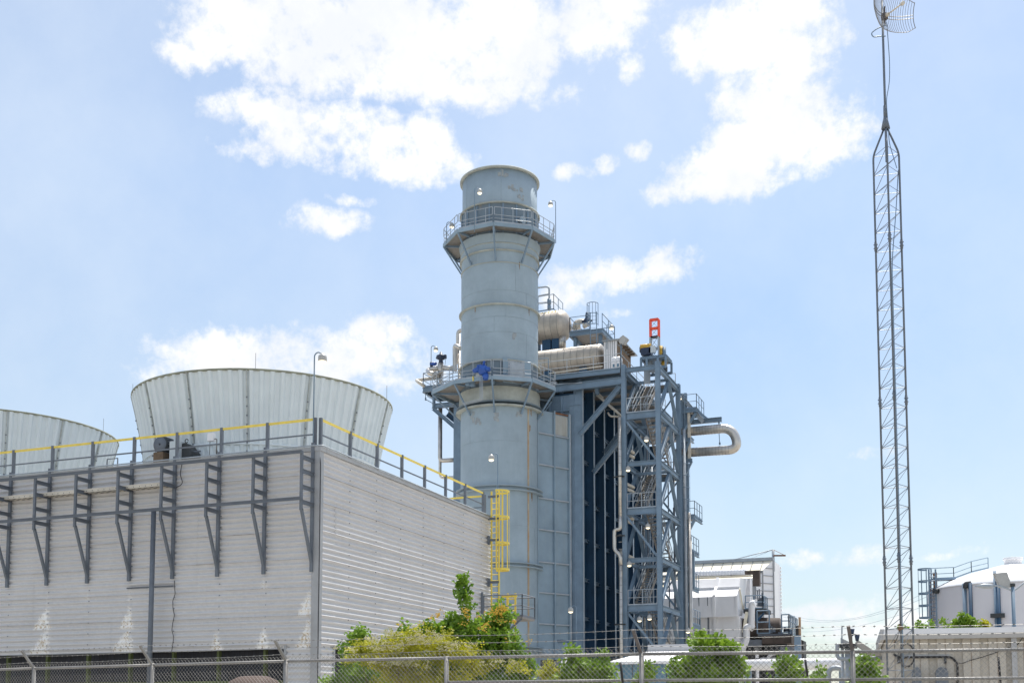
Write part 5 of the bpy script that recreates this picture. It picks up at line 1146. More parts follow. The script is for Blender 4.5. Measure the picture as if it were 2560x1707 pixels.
m = MB(); m.box((xa + .1, Y0 + .1, 0), (xb - .1, Y1_, ze - .11)); m.build('front_wall', 'teal', en)
m = MB(); m.add([(xb - .09, Y0 + .12, 0), (xe - .1, Y1_, 0), (xe - .1, Y1_, zr - .12), (xb - .09, Y0 + .12, ze - .12)], [(0, 1, 2, 3)]); m.build('side_wall', 'kiosk', en)
m = MB()
for k in range(1, 7): x = xa + (xb - xa) * k / 7; m.box((x - .012, Y0 + .08, 0), (x + .012, Y0 + .099, ze - .12))
m.build('wall_joint', 'dark', en)
MB().box(tuple(vY(215, 475, y=Y0 - .2)), tuple(vY(255, 400, y=Y0 + .09))).build('switch_box', 'kiosk', en)
eq = thing('pump_set', vH(80, 1420, y=60), 'dark machinery with a pale bent pipe in front of the stack foot', 'machinery')
y_ = 62; m = MB(); m.box((vH(30, 1, y=y_).x, y_, 0), (vH(560, 1, y=y_).x, y_ + 2, vH(1, 1395, y=y_).z)); m.build('machine_body', 'dark', eq)
m = MB(); m.pipe([vH(205, 1700, y=y_ - .5), vH(205, 1400, y=y_ - .5), vH(300, 1385, y=y_ - .5)], .2, .7, 10); m.build('pipe_run', 'white', eq); MB().box(tuple(vH(135, 1440, y=y_ - .3)), tuple(vH(200, 1405, y=y_ - .1))).build('guard_plate', 'gsteel', eq)
q = vH(165, 1330, y=66); t = thing('roof_fan', q, 'small dark vent box at the foot of the duct panels', 'vent'); MB().box(tuple(vH(162, 1320, y=66)), tuple(vH(238, 1262, y=67))).build('vent_body', 'steel', t); MB().box(tuple(vH(155, 1262, y=65.9)), tuple(vH(245, 1252, y=67.1))).build('vent_cap', 'steeldark', t)

# ------------------------------------------------------------------ storage tank
TD = 92.0; tc_ = P(2536, 1500, d=TD); TR = TD * (206 / 2900) * 1.0; zrim = P(2536, 1450, d=TD - TR).z; zap = P(2536, 1411, d=TD).z
tk = thing('storage_tank', (tc_.x, tc_.y, 0), 'round white storage tank with a low cone roof at the right edge', 'tank')
MB().lathe((tc_.x, tc_.y, 0), [(TR, 0), (TR, zrim)], 72).build('tank_wall', 'whitecool', tk)
MB().lathe((tc_.x, tc_.y, 0), [(TR + .06, zrim - .05), (TR + .06, zrim + .02), (TR * .8, zrim + (zap - zrim) * .33), (TR * .5, zrim + (zap - zrim) * .66), (.7, zap), (0, zap + .02)], 72).build('tank_roof', 'white', tk)
MB().lathe((tc_.x, tc_.y, 0), [(.65, zap - .1), (.65, zap + .35), (.75, zap + .36), (.75, zap + .55), (0, zap + .62)], 16).build('roof_vent', 'white', tk)
def ontank(a_, b_, off=.1):
    r_ = ray(2280 + a_ / 7.129, 1380 + b_ / 7.129); o = EYE - Vector((tc_.x, tc_.y, 0)); A_ = r_.x ** 2 + r_.y ** 2; B_ = 2 * (o.x * r_.x + o.y * r_.y); C_ = o.x ** 2 + o.y ** 2 - (TR + off) ** 2
    dsc = max(B_ * B_ - 4 * A_ * C_, 0); return EYE + r_ * ((-B_ - math.sqrt(dsc)) / (2 * A_))
for a_, w, mt, bt in ((925, .25, 'steel', 555), (955, .12, 'steel', 640), (1035, .26, 'steeldark', 545), (1470, .22, 'steel', 330), (1520, .36, 'steeldark', 510)):
    q = ontank(a_, bt); q2 = Vector((q.x, q.y, 0)); MB().tube([q2, q], w / 2, 8).build('tank_riser', mt, tk)
m = MB(); q = ontank(955, 640, .15); m.pipe([q, q + V(0, 0, .35), q + V(.4, .0, .35)], .2, n=10); q = ontank(470, 690, .0); m.tube([q, q + (q - Vector((tc_.x, tc_.y, q.z))).normalized() * .4], .2, 10); m.build('nozzle', 'dark', tk)
m = MB(); q = ontank(1525, 1125, .3); m.box(tuple(q + V(-.5, -.2, -.15)), tuple(q + V(.5, .2, .15))); m.build('riser_clamp', 'dark', tk)
lz = vK(250, 320, d=TD).z; lc = vK(250, 700, d=TD - .5)
m = MB(); ladder(m, (lc.x + .5, lc.y, 0), (lc.x + .5, lc.y, lz), .5, r=.05); m.build('ladder_rails', 'steel', tk)
m = MB(); cage(m, (lc.x, lc.y - .1, 0), vK(1, 1175, d=TD).z, lz, r=.58, face=R(200), hoops=5, n=7, w=.11, uw=.06); m.build('ladder_cage', 'steel', tk)
m = MB(); a = vK(350, 490, d=TD - .2); b = vK(745, 470, d=TD - .2); m.bar(a, b, .9, .2); railing(m, [a, b], .92, 2.2, .035); c = vK(1360, 285, d=TD + 2); mm_ = vK(1060, 355, d=TD + 1); railing(m, [b, mm_, c], .88, 9, .035); m.build('roof_walkway', 'steel', tk)
m = MB(); q = vK(415, 580, d=TD - .3); m.bar(q + V(0, 0, -.8), q + V(0, 0, 1.0), .3, .1); q = vK(335, 900, d=TD - .1); m.bar((q.x, q.y, 0), (q.x, q.y, vK(1, 520, d=TD).z), .2, .2); m.build('walkway_post', 'rust', tk)

# ------------------------------------------------------------------ street lamp with two arms
ld_ = 60; q = vK(1815, 1320, d=ld_); t = thing('street_lamp', (q.x, q.y, 0), 'grey street lamp with curved arms and a tilted floodlight in front of the white tank', 'street lamp')
top = vK(1793, 590, d=ld_); MB().tube([(top.x, top.y, 0), top], [.13, .09], 10).build('pole', 'steel', t)
m = MB(); m.pipe([vK(1800, 690, d=ld_), vK(1650, 630, d=ld_), vK(1520, 590, d=ld_), vK(1360, 590, d=ld_)], .045, .5, 8); m.pipe([vK(1800, 690, d=ld_), vK(1880, 640, d=ld_), vK(2010, 530, d=ld_), vK(2200, 470, d=ld_)], .045, .5, 8); m.build('arm', 'steellight', t)
q = vK(1300, 602, d=ld_); m = MB(); m.tube([q + RT * .5, q + RT * .3, q - RT * .05, q - RT * .5], [.05, .13, .14, .03], 10); m.build('lamp_head', 'steellight', t)
m = MB(); q = vK(1640, 515, d=ld_); m.add([q + RT * a_ + HZ * c_ + V(0, 0, b_) for c_ in (0, .25) for a_, b_ in ((-.48, .42), (.18, .48), (.42, -.30), (-.20, -.32))], [(0, 1, 2, 3), (7, 6, 5, 4), (0, 4, 5, 1), (1, 5, 6, 2), (2, 6, 7, 3), (3, 7, 4, 0)]); m.bar(vK(1700, 600, d=ld_), vK(1705, 650, d=ld_), .12, .06); m.build('floodlight_head', 'lamphead', t)
MB().lathe(top, [(.0, .14), (.13, .1), (.13, -.05), (0, -.05)], 10).build('photocell', 'dark', t)

# ------------------------------------------------------------------ beige building
BD = 40.0; A0 = vQ(165, 445, d=BD); sl = (1571.9 - 1785) ; B0 = P(2720, 1563, d=BD * 0.955)
bx = (Vector((B0.x, B0.y, 0)) - Vector((A0.x, A0.y, 0))).normalized(); bn = Vector((bx.y, -bx.x, 0)); L0 = Vector((A0.x, A0.y, 0)); zt = A0.z
bb = thing('beige_building', L0, 'beige ribbed metal building with a pale fascia behind the lattice mast', 'building')
def W(s, n, z): return L0 + bx * s + bn * n + Vector((0, 0, z))
fhh = .36; m = MB(); m.add([W(s, n, z) for s in (0, 14) for n, z in ((-.06, zt), (.07, zt - .19), (.0, zt - fhh), (-.1, zt - fhh), (-.1, zt))], [(0, 1, 2, 3, 4), (9, 8, 7, 6, 5)] + [(i, (i + 1) % 5, 5 + (i + 1) % 5, 5 + i) for i in range(5)])
m.bar(W(-.02, 0, zt - fhh / 2), W(0, -8, zt - fhh / 2), .12, fhh); m.build('fascia', 'fascia', bb)
m = MB(); per = .825; s = .12; vs = []; k = 0
pf = []
while s < 13.8:
    pf += [(s, -.25), (s + per * .64, -.25), (s + per * .66, -.36), (s + per * .98, -.36)]; s += per
for a_, n_ in pf: vs += [W(a_, n_, 0), W(a_, n_, zt - .1)]
m.add(vs, [(2 * i, 2 * i + 2, 2 * i + 3, 2 * i + 1) for i in range(len(pf) - 1)]); m.add([W(.12, -.25, 0), W(.12, -8, 0), W(.12, -8, zt - .1), W(.12, -.25, zt - .1)], [(0, 1, 2, 3)]); m.build('ribbed_wall', 'beige', bb, fix=False)
m = MB(); s = .12 + per * .32
while s < 13.8: m.bar(W(s, -.24, 0), W(s, -.24, zt - fhh), .012, .02); s += per
m.build('panel_joint', 'twig', bb)
m = MB(); m.add([W(0, -.05, zt - .04), W(14, -.05, zt - .04), W(14, -8, zt - .04), W(0, -8, zt - .04)], [(0, 1, 2, 3)]); m.build('roof', 'steellight', bb)
def wp(a_, b_): # point on the wall face seen there
    r_ = vQ(a_, b_, d=BD) - EYE; o = L0 - bn * .2; t_ = (o - EYE).dot(bn) / r_.dot(bn); return EYE + r_ * t_
q = wp(2195, 600); m = MB(); m.bar((q.x, q.y, 0), (q.x, q.y, zt - fhh), .17, .14); m.build('downspout', 'fascia', bb)
m = MB(); pts = [wp(330, 830), wp(420, 880), wp(900, 875), wp(1160, 872), wp(1240, 885), wp(1320, 970), wp(1325, 1281), wp(1325, 1700)]; m.pipe(pts, .04, .3, 8); m.build('conduit', 'black', bb)
m = MB(); q = wp(470, 862); q2 = wp(1200, 855); m.bar(q - bn * .03, q2 - bn * .03, .05, .1); m.build('conduit_shield', 'trim', bb)
m = MB(); pts = [wp(1340, 968), wp(1400, 975), wp(1520, 925), wp(1700, 880), wp(1980, 785), wp(2140, 720)]; m.pipe(pts, .013, .3, 5); m.pipe([wp(2230, 700), wp(2290, 640), wp(2352, 530), wp(2500, 350)], .013, .2, 5); m.build('loose_cable', 'black', bb)
for a_, w_ in ((685, .15), (1075, .20)):
    q = wp(a_, 1150); m = MB(); pr_ = [(w_ * -1.0, -.55), (w_ * 1.0, -.55), (w_ * 1.0, .08), (w_ * .75, .2), (w_ * .3, .25), (w_ * -.3, .25), (w_ * -.75, .2), (w_ * -1.0, .08)]
    vs = [q + bx * x + bn * n + V(0, 0, z) for n in (.0, .3) for x, z in pr_]; k = len(pr_)
    m.add(vs, [tuple(range(k)), tuple(range(k, 2 * k))[::-1]] + [(i, (i + 1) % k, k + (i + 1) % k, k + i) for i in range(k)]); m.build('wall_hood', 'gsteel', bb)
m = MB()
for a_ in (410, 1132): q = wp(a_, 920); m.bar(q + V(0, 0, .1), q + V(0, 0, -.12), .08, .06)
m.build('pipe_clip', 'dark', bb)

# ------------------------------------------------------------------ lattice radio mast
MD = 21.5; base = P(2256, 1600, d=MD); mc = Vector((base.x - .006 * 0, base.y, 0)); rho = .274
q = P(2227, 500, d=MD); mc = Vector((q.x, q.y, 0)); qb = P(2240, 1500, d=MD); mc = (mc + Vector((qb.x, qb.y, 0))) / 2
rm = thing('radio_mast', mc, 'tall slender galvanised lattice mast with a tapered top', 'lattice mast')
legs = []
for a_ in (14.5, 134.5, 254.5): a = R(a_); legs.append(mc + RT * rho * math.cos(a) + HZ * rho * math.sin(a))
zt = vT(225, 1350, d=MD).z; za = vT(340, 1140, d=MD).z; zs = vT(335, 945, d=MD).z
top_ = mc + V(0, 0, za)
for l in legs:
    m = MB(); m.pipe([l, l + V(0, 0, zt), lerp((mc.x, mc.y, za), (l.x, l.y, za), .12)], .019, .10, 8); 
    z = zt - 2.16
    m.build('mast_leg', 'mast', rm)
zz = P(2251, 607, d=MD).z
while zz > 0:
    m = MB()
    for l in legs: m.tube([l + V(0, 0, zz - .09), l + V(0, 0, zz + .09)], .027, 8); m.bar(l + V(-.04, 0, zz - .03), l + V(.04, 0, zz - .03), .015, .015); m.bar(l + V(-.04, 0, zz + .04), l + V(.04, 0, zz + .04), .015, .015)
    zz -= 3.05
    m.build('leg_splice', 'mast', rm)
pitch = .383; n = int((zt - .1) / pitch); z = zt - .02
for f in range(3):
    m = MB(); A_, B_ = legs[f], legs[(f + 1) % 3]; zz = z
    if f == 0: A_, B_ = B_, A_
    for k in range(n):
        m.tube([A_ + V(0, 0, zz), B_ + V(0, 0, zz)], .0065, 4, False); m.tube([B_ + V(0, 0, zz), A_ + V(0, 0, zz - pitch)], .0065, 4, False); zz -= pitch
    m.build('lacing', 'mast', rm)
m = MB(); m.tube([mc + V(0, 0, vT(340, 1445, d=MD).z), mc + V(0, 0, vT(338, -60, d=MD).z)], .022, 8); m.tube([mc + V(0, 0, zs - .22), mc + V(0, 0, zs)], .036, 10); m.tube([mc + V(0, 0, za - .02), mc + V(0, 0, za + .22)], [.085, .036], 10)
m.build('top_pole', 'mast', rm)
m = MB(); zc_ = lambda y: vT(1, y, d=MD).z
def mp(x, y): return vT(x, y, d=MD - .03)
m.pipe([mp(345, 200), mp(355, 330), mp(372, 560), mp(370, 740), mp(345, 870), mp(343, 930), mp(362, 1180), mp(368, 1280), mp(435, 1500)], .008, .3, 5)
m.pipe([legs[0] + V(-.02, 0, zc_(1500)), legs[0] * .6 + legs[2] * .4 + V(0, 0, zc_(1900)), legs[2] + V(.03, -.03, zc_(2400)), legs[2] + V(.03, -.03, 3), legs[2] + V(.03, -.03, 0)], .009, .3, 5); m.build('feed_cable', 'steel', rm)
m = MB(); c = vQ(550, 845, d=MD - .4)
for k, rr in enumerate((.21, .20, .225)): m.tube([c + RT * rr * .62 * math.cos(t * .35) + V(0, 0, rr * math.sin(t * .35)) + HZ * .03 * k for t in range(18)], .007, 5, closed=True)
m.pipe([vQ(455, 380, d=MD - .3), vQ(400, 560, d=MD - .3), vQ(355, 650, d=MD - .3), vQ(352, 740, d=MD - .3)], .007, .2, 5); m.build('cable_coil', 'black', rm)
m = MB(); m.tube([vQ(425, 470, d=MD - .3), vQ(425, 360, d=MD - .3)], .02, 6); m.tube([vQ(400, 440, d=MD - .3), vQ(480, 430, d=MD - .3)], .025, 6); m.build('ground_clamp', 'twig', rm)
# grid dish
dish = thing('grid_antenna', mc + V(0, 0, zc_(200)), 'curved wire grid dish antenna with a cream feed arm at the mast top', 'antenna')
ang = R(-64); axv = (RT * math.cos(ang) + HZ * math.sin(ang)).normalized(); sdv = ZU.cross(axv).normalized(); hub = mc + V(0, 0, zc_(165)) + axv * .06
def dp(s, t): return hub + sdv * s + ZU * t + axv * (.95 * (s * s) + .75 * t * t)
m = MB(); Wd, Hd = .50, .34
for i in range(27):
    s = -Wd + 2 * Wd * i / 26; hh = Hd * (1 - max(0, abs(s) / Wd - .72) ** 1.3 * 1.4)
    m.tube([dp(s, -hh + 2 * hh * j / 10) for j in range(11)], .004, 4, False)
m.build('grid_rod', 'galv', dish)
m = MB()
for sg_ in (-1, 1):
    pts = []
    for i in range(25):
        s = -Wd + 2 * Wd * i / 24; hh = Hd * (1 - max(0, abs(s) / Wd - .72) ** 1.3 * 1.4); pts.append(dp(s, sg_ * hh))
    m.tube(pts, .007, 5)
    m.tube([dp(sg_ * Wd, -.26 + .52 * j / 8) for j in range(9)], .008, 5)
    m.tube([dp(-Wd + 2 * Wd * i / 24, .03 * sg_) for i in range(25)], .007, 5)
m.build('grid_frame', 'galv', dish)
m = MB(); m.bar(hub - axv * .05, hub + axv * .04, .09, .12); m.bar(hub + ZU * .2, hub - ZU * .16, .03, .03); m.build('bracket', 'armdark', dish)
m = MB(); m.tube([hub + axv * .03, hub + axv * .46], .014, 8); m.tube([hub + axv * .44, hub + axv * .50], .035, 8); m.tube([hub + axv * .02, hub + axv * .1], .035, 8); m.bar(hub + axv * .47 - ZU * .06, hub + axv * .47 + ZU * .06, .01, .02); m.build('feed_arm', 'cream', dish)
m = MB(); m.pipe([mp(338, 228), mp(260, 255), mp(205, 300), mp(225, 335), mp(290, 325), mp(335, 325)], .011, .12, 6); m.build('pigtail_cable', 'steel', dish)

# ------------------------------------------------------------------ chain link fence
posts_px = [(-560, 25.0), (-236, 22.9), (84, 21.05), (380, 19.6), (715, 18.3), (1116, 17.25), (1604, 15.96), (2133, 15.15), (2690, 14.55), (3260, 14.2)]
FP = [P(u, 1700, d=dd) for u, dd in posts_px]; FP = [Vector((p.x, p.y, 0)) for p in FP]; FH = 2.46
zr_ = [P(u, v, d=dd).z for (u, dd), v in zip(posts_px, (1688, 1680, 1670, 1661.5, 1652, 1644, 1634, 1628.5, 1621, 1614))]
fe = thing('chain_link_fence', FP[4], 'galvanised chain link fence topped with barbed wire on slanted arms', 'fence')
F0 = list(FP)
for i, p in enumerate(F0):
    z = zr_[i]; MB().tube([p, p + V(0, 0, z + .03)], .034, 10).build('fence_post', 'galv', fe)
    a = F0[max(i - 1, 0)]; b = F0[min(i + 1, len(F0) - 1)]; d = (b - a).normalized(); n = Vector((d.y, -d.x, 0)); n = n if n.y < 0 else -n
    tip = p + n * .24 - d * .05 + V(0, 0, z + .32); m = MB(); m.bar(p + V(0, 0, z), tip, .045, .03, up=n); (m.build('barb_arm', 'galv' if i < 6 else 'armdark', fe) if i != 5 else None)
    FP[i] = (p, n, d, z)
for i in range(len(FP) - 1):
    (p, n, d, z), (q, n2, d2, z2) = FP[i], FP[i + 1]
    MB().tube([p + V(0, 0, z), q + V(0, 0, z2)], .0225, 8).build('top_rail', 'galv', fe)
    if i >= 5: MB().tube([p + V(0, 0, z - .36), q + V(0, 0, z2 - .36)], .02, 8).build('mid_rail', 'galv', fe)
    Ls = (q - p).length; dd = (q - p).normalized(); nn = Vector((dd.y, -dd.x, 0)); m = MB(); w = .0715; H = (z + z2) / 2 + .075; off = nn * .0
    k0 = int(-H / w) - 1; k1 = int(Ls / w) + 1
    for sgn in (1, -1):
        for k in range(k0, k1 + 1):
            s0 = k * w + .02; a_s, b_s = (s0, s0 + H) ; a_z, b_z = (0, H) if sgn > 0 else (H, 0)
            if b_s < 0 or a_s > Ls: continue
            t0 = max(0, (0 - a_s) / H); t1 = min(1, (Ls - a_s) / H)
            if t1 - t0 < .002: continue
            def pt(t): return p + dd * (a_s + (b_s - a_s) * t) + V(0, 0, a_z + (b_z - a_z) * t) + nn * (.026 if sgn > 0 else .031)
            m.tube([pt(t0), pt(t1)], .0023, 3, False)
    m.build('chain_mesh', 'mesh', fe, fix=False)
    for j, t in enumerate((.33, .68, 1.0)):
        m = MB(); rnd = random.Random(i * 7 + j)
        a = p + n * .24 * t - d * .05 * t + V(0, 0, z + .32 * t); b = q + n2 * .24 * t - d2 * .05 * t + V(0, 0, z2 + .32 * t); pts = []
        for k in range(9): s = k / 8; pts.append(lerp(a, b, s) + V(0, 0, -.035 * 4 * s * (1 - s) * .6))
        m.tube(pts, .0028, 3, False)
        nb = int((b - a).length / .125)
        for k in range(nb):
            s = (k + .5) / nb; c = lerp(a, b, s) + V(0, 0, -.035 * 4 * s * (1 - s) * .6); e = dd
            m.bar(c - e * .014, c + e * .014, .011, .011)
            for _ in range(2): v_ = Vector((rnd.uniform(-1, 1), rnd.uniform(-1, 1), rnd.uniform(-1, 1))).normalized() * .02; m.tube([c - v_, c + v_], .002, 3, False)
        m.build('barbed_wire', 'mesh', fe)
for u, v0, v1 in ((1553, 1655, 1706), (2015, 1647, 1690), (2498, 1641, 1715)):
    a, b = P(u - 2, v0, d=14.9), P(u + 4, v1, d=14.9); MB().tube([b, a], .016, 6).build('stay_rod', 'black', fe)

# ------------------------------------------------------------------ power lines
for j, (v0, v1, sag) in enumerate(((1523, 1462, 9), (1536, 1478, 7), (1573, 1500, 5))):
    a, b = P(1940, v0, d=170), P(2345, v1, d=118); m = MB(); pts = [lerp(a, b, k / 12) + V(0, 0, -sag * .28 * 4 * (k / 12) * (1 - k / 12)) for k in range(13)]; m.tube(pts, .02, 3, False)
    o = m.build('power_line', 'steel'); tag(o, ('highest' if j == 0 else 'middle' if j == 1 else 'lowest') + ' thin overhead power line sagging left of the tank ladder', 'power line', 'overhead wires')
# brown coil
q = P(636, 1689, d=27); t = thing('hose_reel', (q.x, q.y, 0), 'brown ribbed drum peeking over the fence in front of the intake', 'drum')
rr = .95; pr_ = [(0, -.58)]
for k in range(23): x = -.56 + k * 1.12 / 22; pr_.append((rr * (1 - max(0, (abs(x) / .58)) ** 5 * .30) + (.012 if k % 2 else 0), x))
pr_.append((0, .58)); MB().lathe((q.x, q.y, q.z - rr), pr_, 48, axis='x').build('reel_drum', 'brown', t)
m = MB(); m.box((q.x - .7, q.y - .5, 0), (q.x - .6, q.y + .5, q.z - rr)); m.box((q.x + .6, q.y - .5, 0), (q.x + .7, q.y + .5, q.z - rr)); m.tube([(q.x - .7, q.y, q.z - rr), (q.x + .7, q.y, q.z - rr)], .05, 8); m.build('reel_stand', 'gsteel', t)
m = MB(); a = vB(1750, 1140, d=30); 
# ------------------------------------------------------------------ plants
def twigs(mb, ells, n, rnd, leaf=.06, per=7, depth=20, wd=.42, shell=.45, droop=.0, up=.35, zmin=.05):
    "leafy twigs spread through ellipsoids given in survey view (u, v, ru, rv[, weight])"
    tot = sum(e[2] * e[3] * (e[4] if len(e) > 4 else 1) for e in ells)
    for e in ells:
        c = P(e[0], e[1], d=depth + (e[5] if len(e) > 5 else 0)); ku = depth / FPX; ru, rv = e[2] * ku, e[3] * ku; rd = min(ru, rv) * .9 + .1
        k = int(n * e[2] * e[3] * (e[4] if len(e) > 4 else 1) / tot)
        nc = max(2, int(k / 7)); cl = []
        for _ in range(nc):
            d = Vector((rnd.gauss(0, 1), rnd.gauss(0, 1), rnd.gauss(0, 1))).normalized(); r_ = rnd.random() ** (shell * .8)
            cl.append((c + RT * d.x * ru * r_ + HZ * d.y * rd * r_ + ZU * d.z * rv * r_, d))
        cr_ = min(ru, rv) * .26 + .03
        for _ in range(k):
            c0, d = rnd.choice(cl); p = c0 + Vector((rnd.gauss(0, 1), rnd.gauss(0, 1), rnd.gauss(0, .8))) * cr_ * .6
            if p.z < zmin: continue
            g_ = (RT * d.x + HZ * d.y + ZU * (d.z + up - droop) + Vector((rnd.gauss(0, .6), rnd.gauss(0, .6), rnd.gauss(0, .5)))).normalized()
            sp_ = g_.orthogonal().normalized(); sp_.rotate(Matrix.Rotation(rnd.uniform(0, 6.28), 3, g_)); q_ = g_.cross(sp_)
            for j in range(per):
                s = leaf * rnd.uniform(.6, 1.25); b = p + g_ * leaf * .6 * (j - per * .6); sd = 1 if j % 2 else -1
                ld2 = (sp_ * sd + g_ * .6 + Vector((rnd.gauss(0, .3), rnd.gauss(0, .3), rnd.gauss(0, .3) - .15))).normalized(); w_ = ld2.cross(q_ + Vector((rnd.gauss(0, .4), 0, rnd.gauss(0, .4)))).normalized() * s * wd
                nn_ = ld2.cross(w_).normalized() * s * .12
                mb.add([b, b + ld2 * s * .5 + w_ + nn_, b + ld2 * s, b + ld2 * s * .5 - w_ + nn_], [(0, 1, 2), (0, 2, 3)])
def blooms(mb, ells, n, rnd, size=.028, depth=20, per=9, spread=.06, top=True):
    tot = sum(e[2] * e[3] for e in ells)
    for e in ells:
        c = P(e[0], e[1], d=depth + (e[4] if len(e) > 4 else 0)); ku = depth / FPX; ru, rv = e[2] * ku, e[3] * ku
        for _ in range(max(1, int(n * e[2] * e[3] / tot))):
            d = Vector((rnd.gauss(0, 1), rnd.gauss(0, 1), rnd.gauss(0, 1))).normalized(); r_ = rnd.random() ** .4
            p = c + RT * d.x * ru * r_ + HZ * d.y * min(ru, rv) * r_ + ZU * (abs(d.z) if top else d.z) * rv * r_
            for j in range(per):
                b = p + Vector((rnd.gauss(0, 1), rnd.gauss(0, 1), rnd.gauss(0, .6))) * spread; s = size * rnd.uniform(.6, 1.2)
                mb.add([b + V(s, 0, 0), b + V(-s * .5, s * .8, 0), b + V(-s * .5, -s * .8, 0), b + V(0, 0, s * 1.1)], [(0, 1, 2), (0, 1, 3), (1, 2, 3), (2, 0, 3)])
def stems(mb, tips, base, depth, rnd, r_=.02):
    for (u, v) in tips:
        a = P(u, v, d=depth); b = P(base, 1785, d=depth); b.z = 0; mid = lerp(b, a, .5) + Vector((rnd.gauss(0, .12), rnd.gauss(0, .12), .15)); mb.tube([b, mid, a], [r_, r_ * .7, r_ * .25], 5)
rnd = random.Random(4)
sb = thing('flowering_shrub', P(1200, 1785, d=19.5), 'large dark green shrub with orange flower heads and one tall leafy spire', 'shrub')
E1 = [(1230, 1640, 85, 60, 1.3), (1150, 1620, 70, 60), (1210, 1580, 75, 50, 1.1), (1265, 1615, 50, 55), (1290, 1650, 38, 45), (1085, 1570, 34, 32), (1105, 1555, 20, 22), (1060, 1578, 22, 18), (1150, 1560, 38, 40), (1240, 1550, 42, 36), (1260, 1535, 25, 22),
      (1160, 1470, 12, 25, 2.2), (1163, 1505, 14, 28, 1.2), (1158, 1540, 13, 25, 1.4), (1162, 1448, 12, 10, 2.5), (1200, 1700, 110, 60), (1300, 1690, 40, 50), (1320, 1700, 25, 40), (1010, 1590, 22, 26), (1090, 1700, 60, 50)]
m = MB(); twigs(m, E1, 1750, rnd, .075, 7, 19.6); m.build('foliage', 'leaf', sb, fix=False)
m = MB(); blooms(m, [(1160, 1530, 12, 14), (1170, 1545, 10, 10), (1250, 1525, 26, 12), (1235, 1535, 30, 14), (1210, 1565, 12, 10), (1290, 1560, 12, 10), (1255, 1555, 12, 12), (1318, 1602, 6, 6), (1100, 1540, 14, 12), (1080, 1548, 12, 10), (1060, 1560, 8, 8), (1190, 1540, 9, 7), (1002, 1563, 9, 7), (1160, 1560, 10, 8), (1205, 1575, 12, 12), (1045, 1585, 5, 5), (1270, 1605, 10, 8)], 48, rnd, .019, 19.2, 8, .04); m.build('flower_cluster', 'berry', sb, fix=False)['kind'] = 'stuff'
m = MB(); stems(m, [(1160, 1450), (1250, 1540), (1290, 1620), (1100, 1560), (1210, 1600), (1060, 1590), (1010, 1590), (1180, 1560)], 1180, 19.8, rnd); m.build('stem', 'bark', sb)
vn = thing('flowering_vine', P(1020, 1785, d=18.6), 'yellow-green vine with cream blossom smothering the fence', 'vine')
E2 = [(1000, 1630, 75, 45, 1.1), (950, 1640, 50, 40), (1060, 1610, 60, 38), (1110, 1620, 45, 40), (1150, 1640, 50, 38), (920, 1625, 32, 28), (980, 1600, 42, 26), (1000, 1690, 90, 34), (1120, 1690, 90, 34, .8), (1210, 1660, 60, 22, .7), (1290, 1668, 40, 14, .6), (880, 1640, 30, 25, .6)]
m = MB(); twigs(m, E2, 2000, rnd, .048, 8, 18.9, wd=.34, up=.1); m.build('foliage', 'vine', vn, fix=False)
m = MB(); twigs(m, [(1000, 1640, 100, 50), (1130, 1650, 80, 45), (900, 1660, 40, 40)], 420, rnd, .05, 7, 19.3); m.build('dark_foliage', 'leaf', vn, fix=False)
m = MB(); blooms(m, [(975, 1590, 34, 14), (1060, 1588, 40, 12), (1095, 1600, 30, 14), (930, 1605, 30, 14), (1030, 1610, 50, 24), (1130, 1625, 40, 20), (1175, 1620, 20, 14), (880, 1628, 28, 10), (835, 1625, 14, 9), (970, 1625, 60, 22), (1250, 1660, 50, 12), (1000, 1665, 90, 18), (1310, 1650, 10, 8)], 170, rnd, .017, 18.5, 8, .032); m.build('blossom', 'blossom', vn, fix=False)['kind'] = 'stuff'
m = MB(); stems(m, [(960, 1620), (1050, 1600), (1130, 1610), (900, 1640), (1000, 1650)], 1010, 18.9, rnd, .015); 
for k in range(60): 
    a = P(1010 + rnd.gauss(0, 18), 1700 + rnd.uniform(-30, 60), d=18.8); m.tube([a, a + Vector((rnd.gauss(0, .12), rnd.gauss(0, .1), rnd.gauss(.05, .12)))], .004, 3)
m.build('stem', 'twig', vn)
def shrub(name, label, cat, ells, n, depth, leaf, mat, base, tips, group=None, bl=None, per=7, wd=.42):
    t = thing(name, P(base, 1785, d=depth), label, cat, group); m = MB(); twigs(m, ells, n, rnd, leaf, per, depth, wd=wd); m.build('foliage', mat, t, fix=False)
    m = MB(); stems(m, tips, base, depth, rnd, .014); m.build('stem', 'bark', t)
    if bl: m = MB(); blooms(m, bl, 20, rnd, .02, depth - .2); m.build('blossom', 'berry', t, fix=False)
    return t
shrub('green_shrub', 'leafy green shrub at the left end of the flowering thicket', 'shrub', [(893, 1590, 25, 24, 1.4), (905, 1575, 12, 12), (880, 1610, 22, 30), (870, 1625, 18, 30), (860, 1690, 45, 36), (900, 1680, 50, 40, 1.2), (950, 1705, 60, 30), (830, 1705, 22, 20)], 800, 20.0, .06, 'leaf', 890, [(900, 1580), (880, 1610), (850, 1680), (930, 1690)])
shrub('wild_shrub', 'feathery pale green bush just right of the stack foot', 'shrub', [(1372, 1690, 18, 40), (1365, 1672, 12, 18), (1400, 1700, 30, 26)], 330, 17.6, .04, 'vine', 1385, [(1370, 1660), (1395, 1690)], per=8, wd=.3)
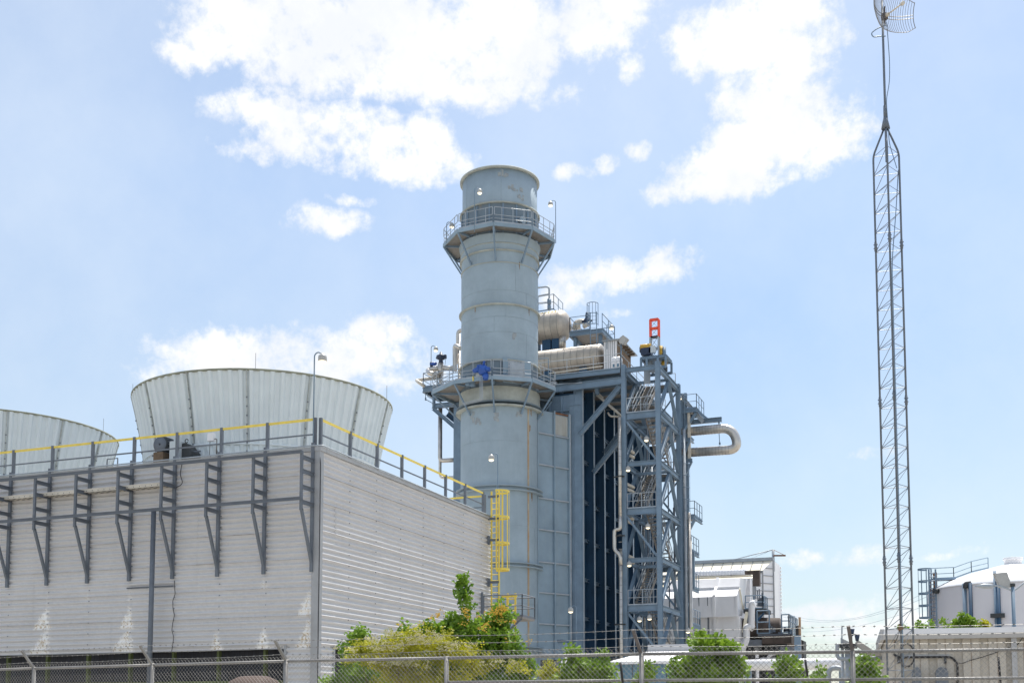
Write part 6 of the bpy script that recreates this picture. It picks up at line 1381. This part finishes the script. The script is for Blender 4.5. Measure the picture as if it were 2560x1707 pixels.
shrub('wild_shrub', 'taller green bush in front of the dark boiler ribs', 'shrub', [(1430, 1625, 15, 22, 1.4), (1445, 1650, 30, 24), (1435, 1690, 48, 34), (1505, 1640, 16, 16), (1500, 1670, 26, 24), (1510, 1700, 34, 30, 1.2)], 520, 17.4, .06, 'leafbright', 1460, [(1430, 1610), (1450, 1650), (1505, 1635), (1500, 1690)])
shrub('wild_shrub', 'small green weeds climbing the fence post before the blue enclosure', 'shrub', [(1610, 1690, 22, 28), (1625, 1670, 10, 14), (1595, 1705, 16, 20)], 150, 16.4, .05, 'leafbright', 1610, [(1615, 1670), (1600, 1695)])
shrub('sapling', 'bright green sapling right of the blue enclosure', 'sapling', [(1750, 1605, 20, 18, 1.1), (1790, 1610, 34, 22, 1.3), (1825, 1620, 22, 20), (1740, 1625, 14, 16, .6), (1790, 1670, 60, 36, 1.2), (1700, 1680, 40, 28, .9), (1725, 1655, 24, 18, .7), (1820, 1690, 38, 34, 1.2), (1740, 1700, 50, 24), (1830, 1645, 18, 22)], 760, 17.2, .075, 'leafbright', 1780, [(1760, 1600), (1800, 1600), (1820, 1640), (1710, 1670), (1770, 1680)])
shrub('sapling', 'slim bright sapling right of the machinery deck columns', 'sapling', [(1962, 1655, 24, 16), (1975, 1680, 28, 28, 1.1), (1955, 1705, 26, 20), (2030, 1700, 30, 16, .8), (2045, 1682, 16, 10, .7)], 230, 16.6, .068, 'leafbright', 1975, [(1965, 1650), (1985, 1680), (2035, 1690)])
shrub('sapling', 'narrow climbing sapling beside the right fence post', 'sapling', [(2158, 1655, 16, 14), (2165, 1680, 20, 24, 1.1), (2155, 1705, 22, 18), (2185, 1695, 14, 20, .7)], 170, 16.2, .068, 'leafbright', 2160, [(2160, 1650), (2170, 1680)])
shrub('tree_top', 'sparse treetop poking above the beige roof before the tank', 'tree', [(2398, 1560, 14, 16, 1.2), (2425, 1550, 18, 18, 1.3), (2408, 1533, 6, 8, .5), (2440, 1565, 10, 14, .6), (2365, 1560, 7, 12, .5), (2385, 1565, 12, 10, .6)], 170, 52, .15, 'leafbright', 2410, [(2400, 1535), (2425, 1545), (2365, 1560)])
shrub('tree_top', 'small tuft of leaves above the roof beside the tank ladder', 'tree', [(2298, 1562, 12, 7), (2330, 1562, 6, 8), (2262, 1568, 10, 4)], 40, 52, .13, 'leaf', 2300, [(2298, 1560), (2330, 1560)])
shrub('tree_top', 'small yellowish tuft above the roof between the tank risers', 'tree', [(2458, 1563, 10, 6)], 60, 52, .14, 'vine', 2458, [(2458, 1560)])
shrub('tree_top', 'dry pinkish bush below the white duct block', 'shrub', [(1755, 1600, 22, 12), (1740, 1610, 20, 12)], 260, 60, .16, 'leafbright', 1755, [(1755, 1590)])
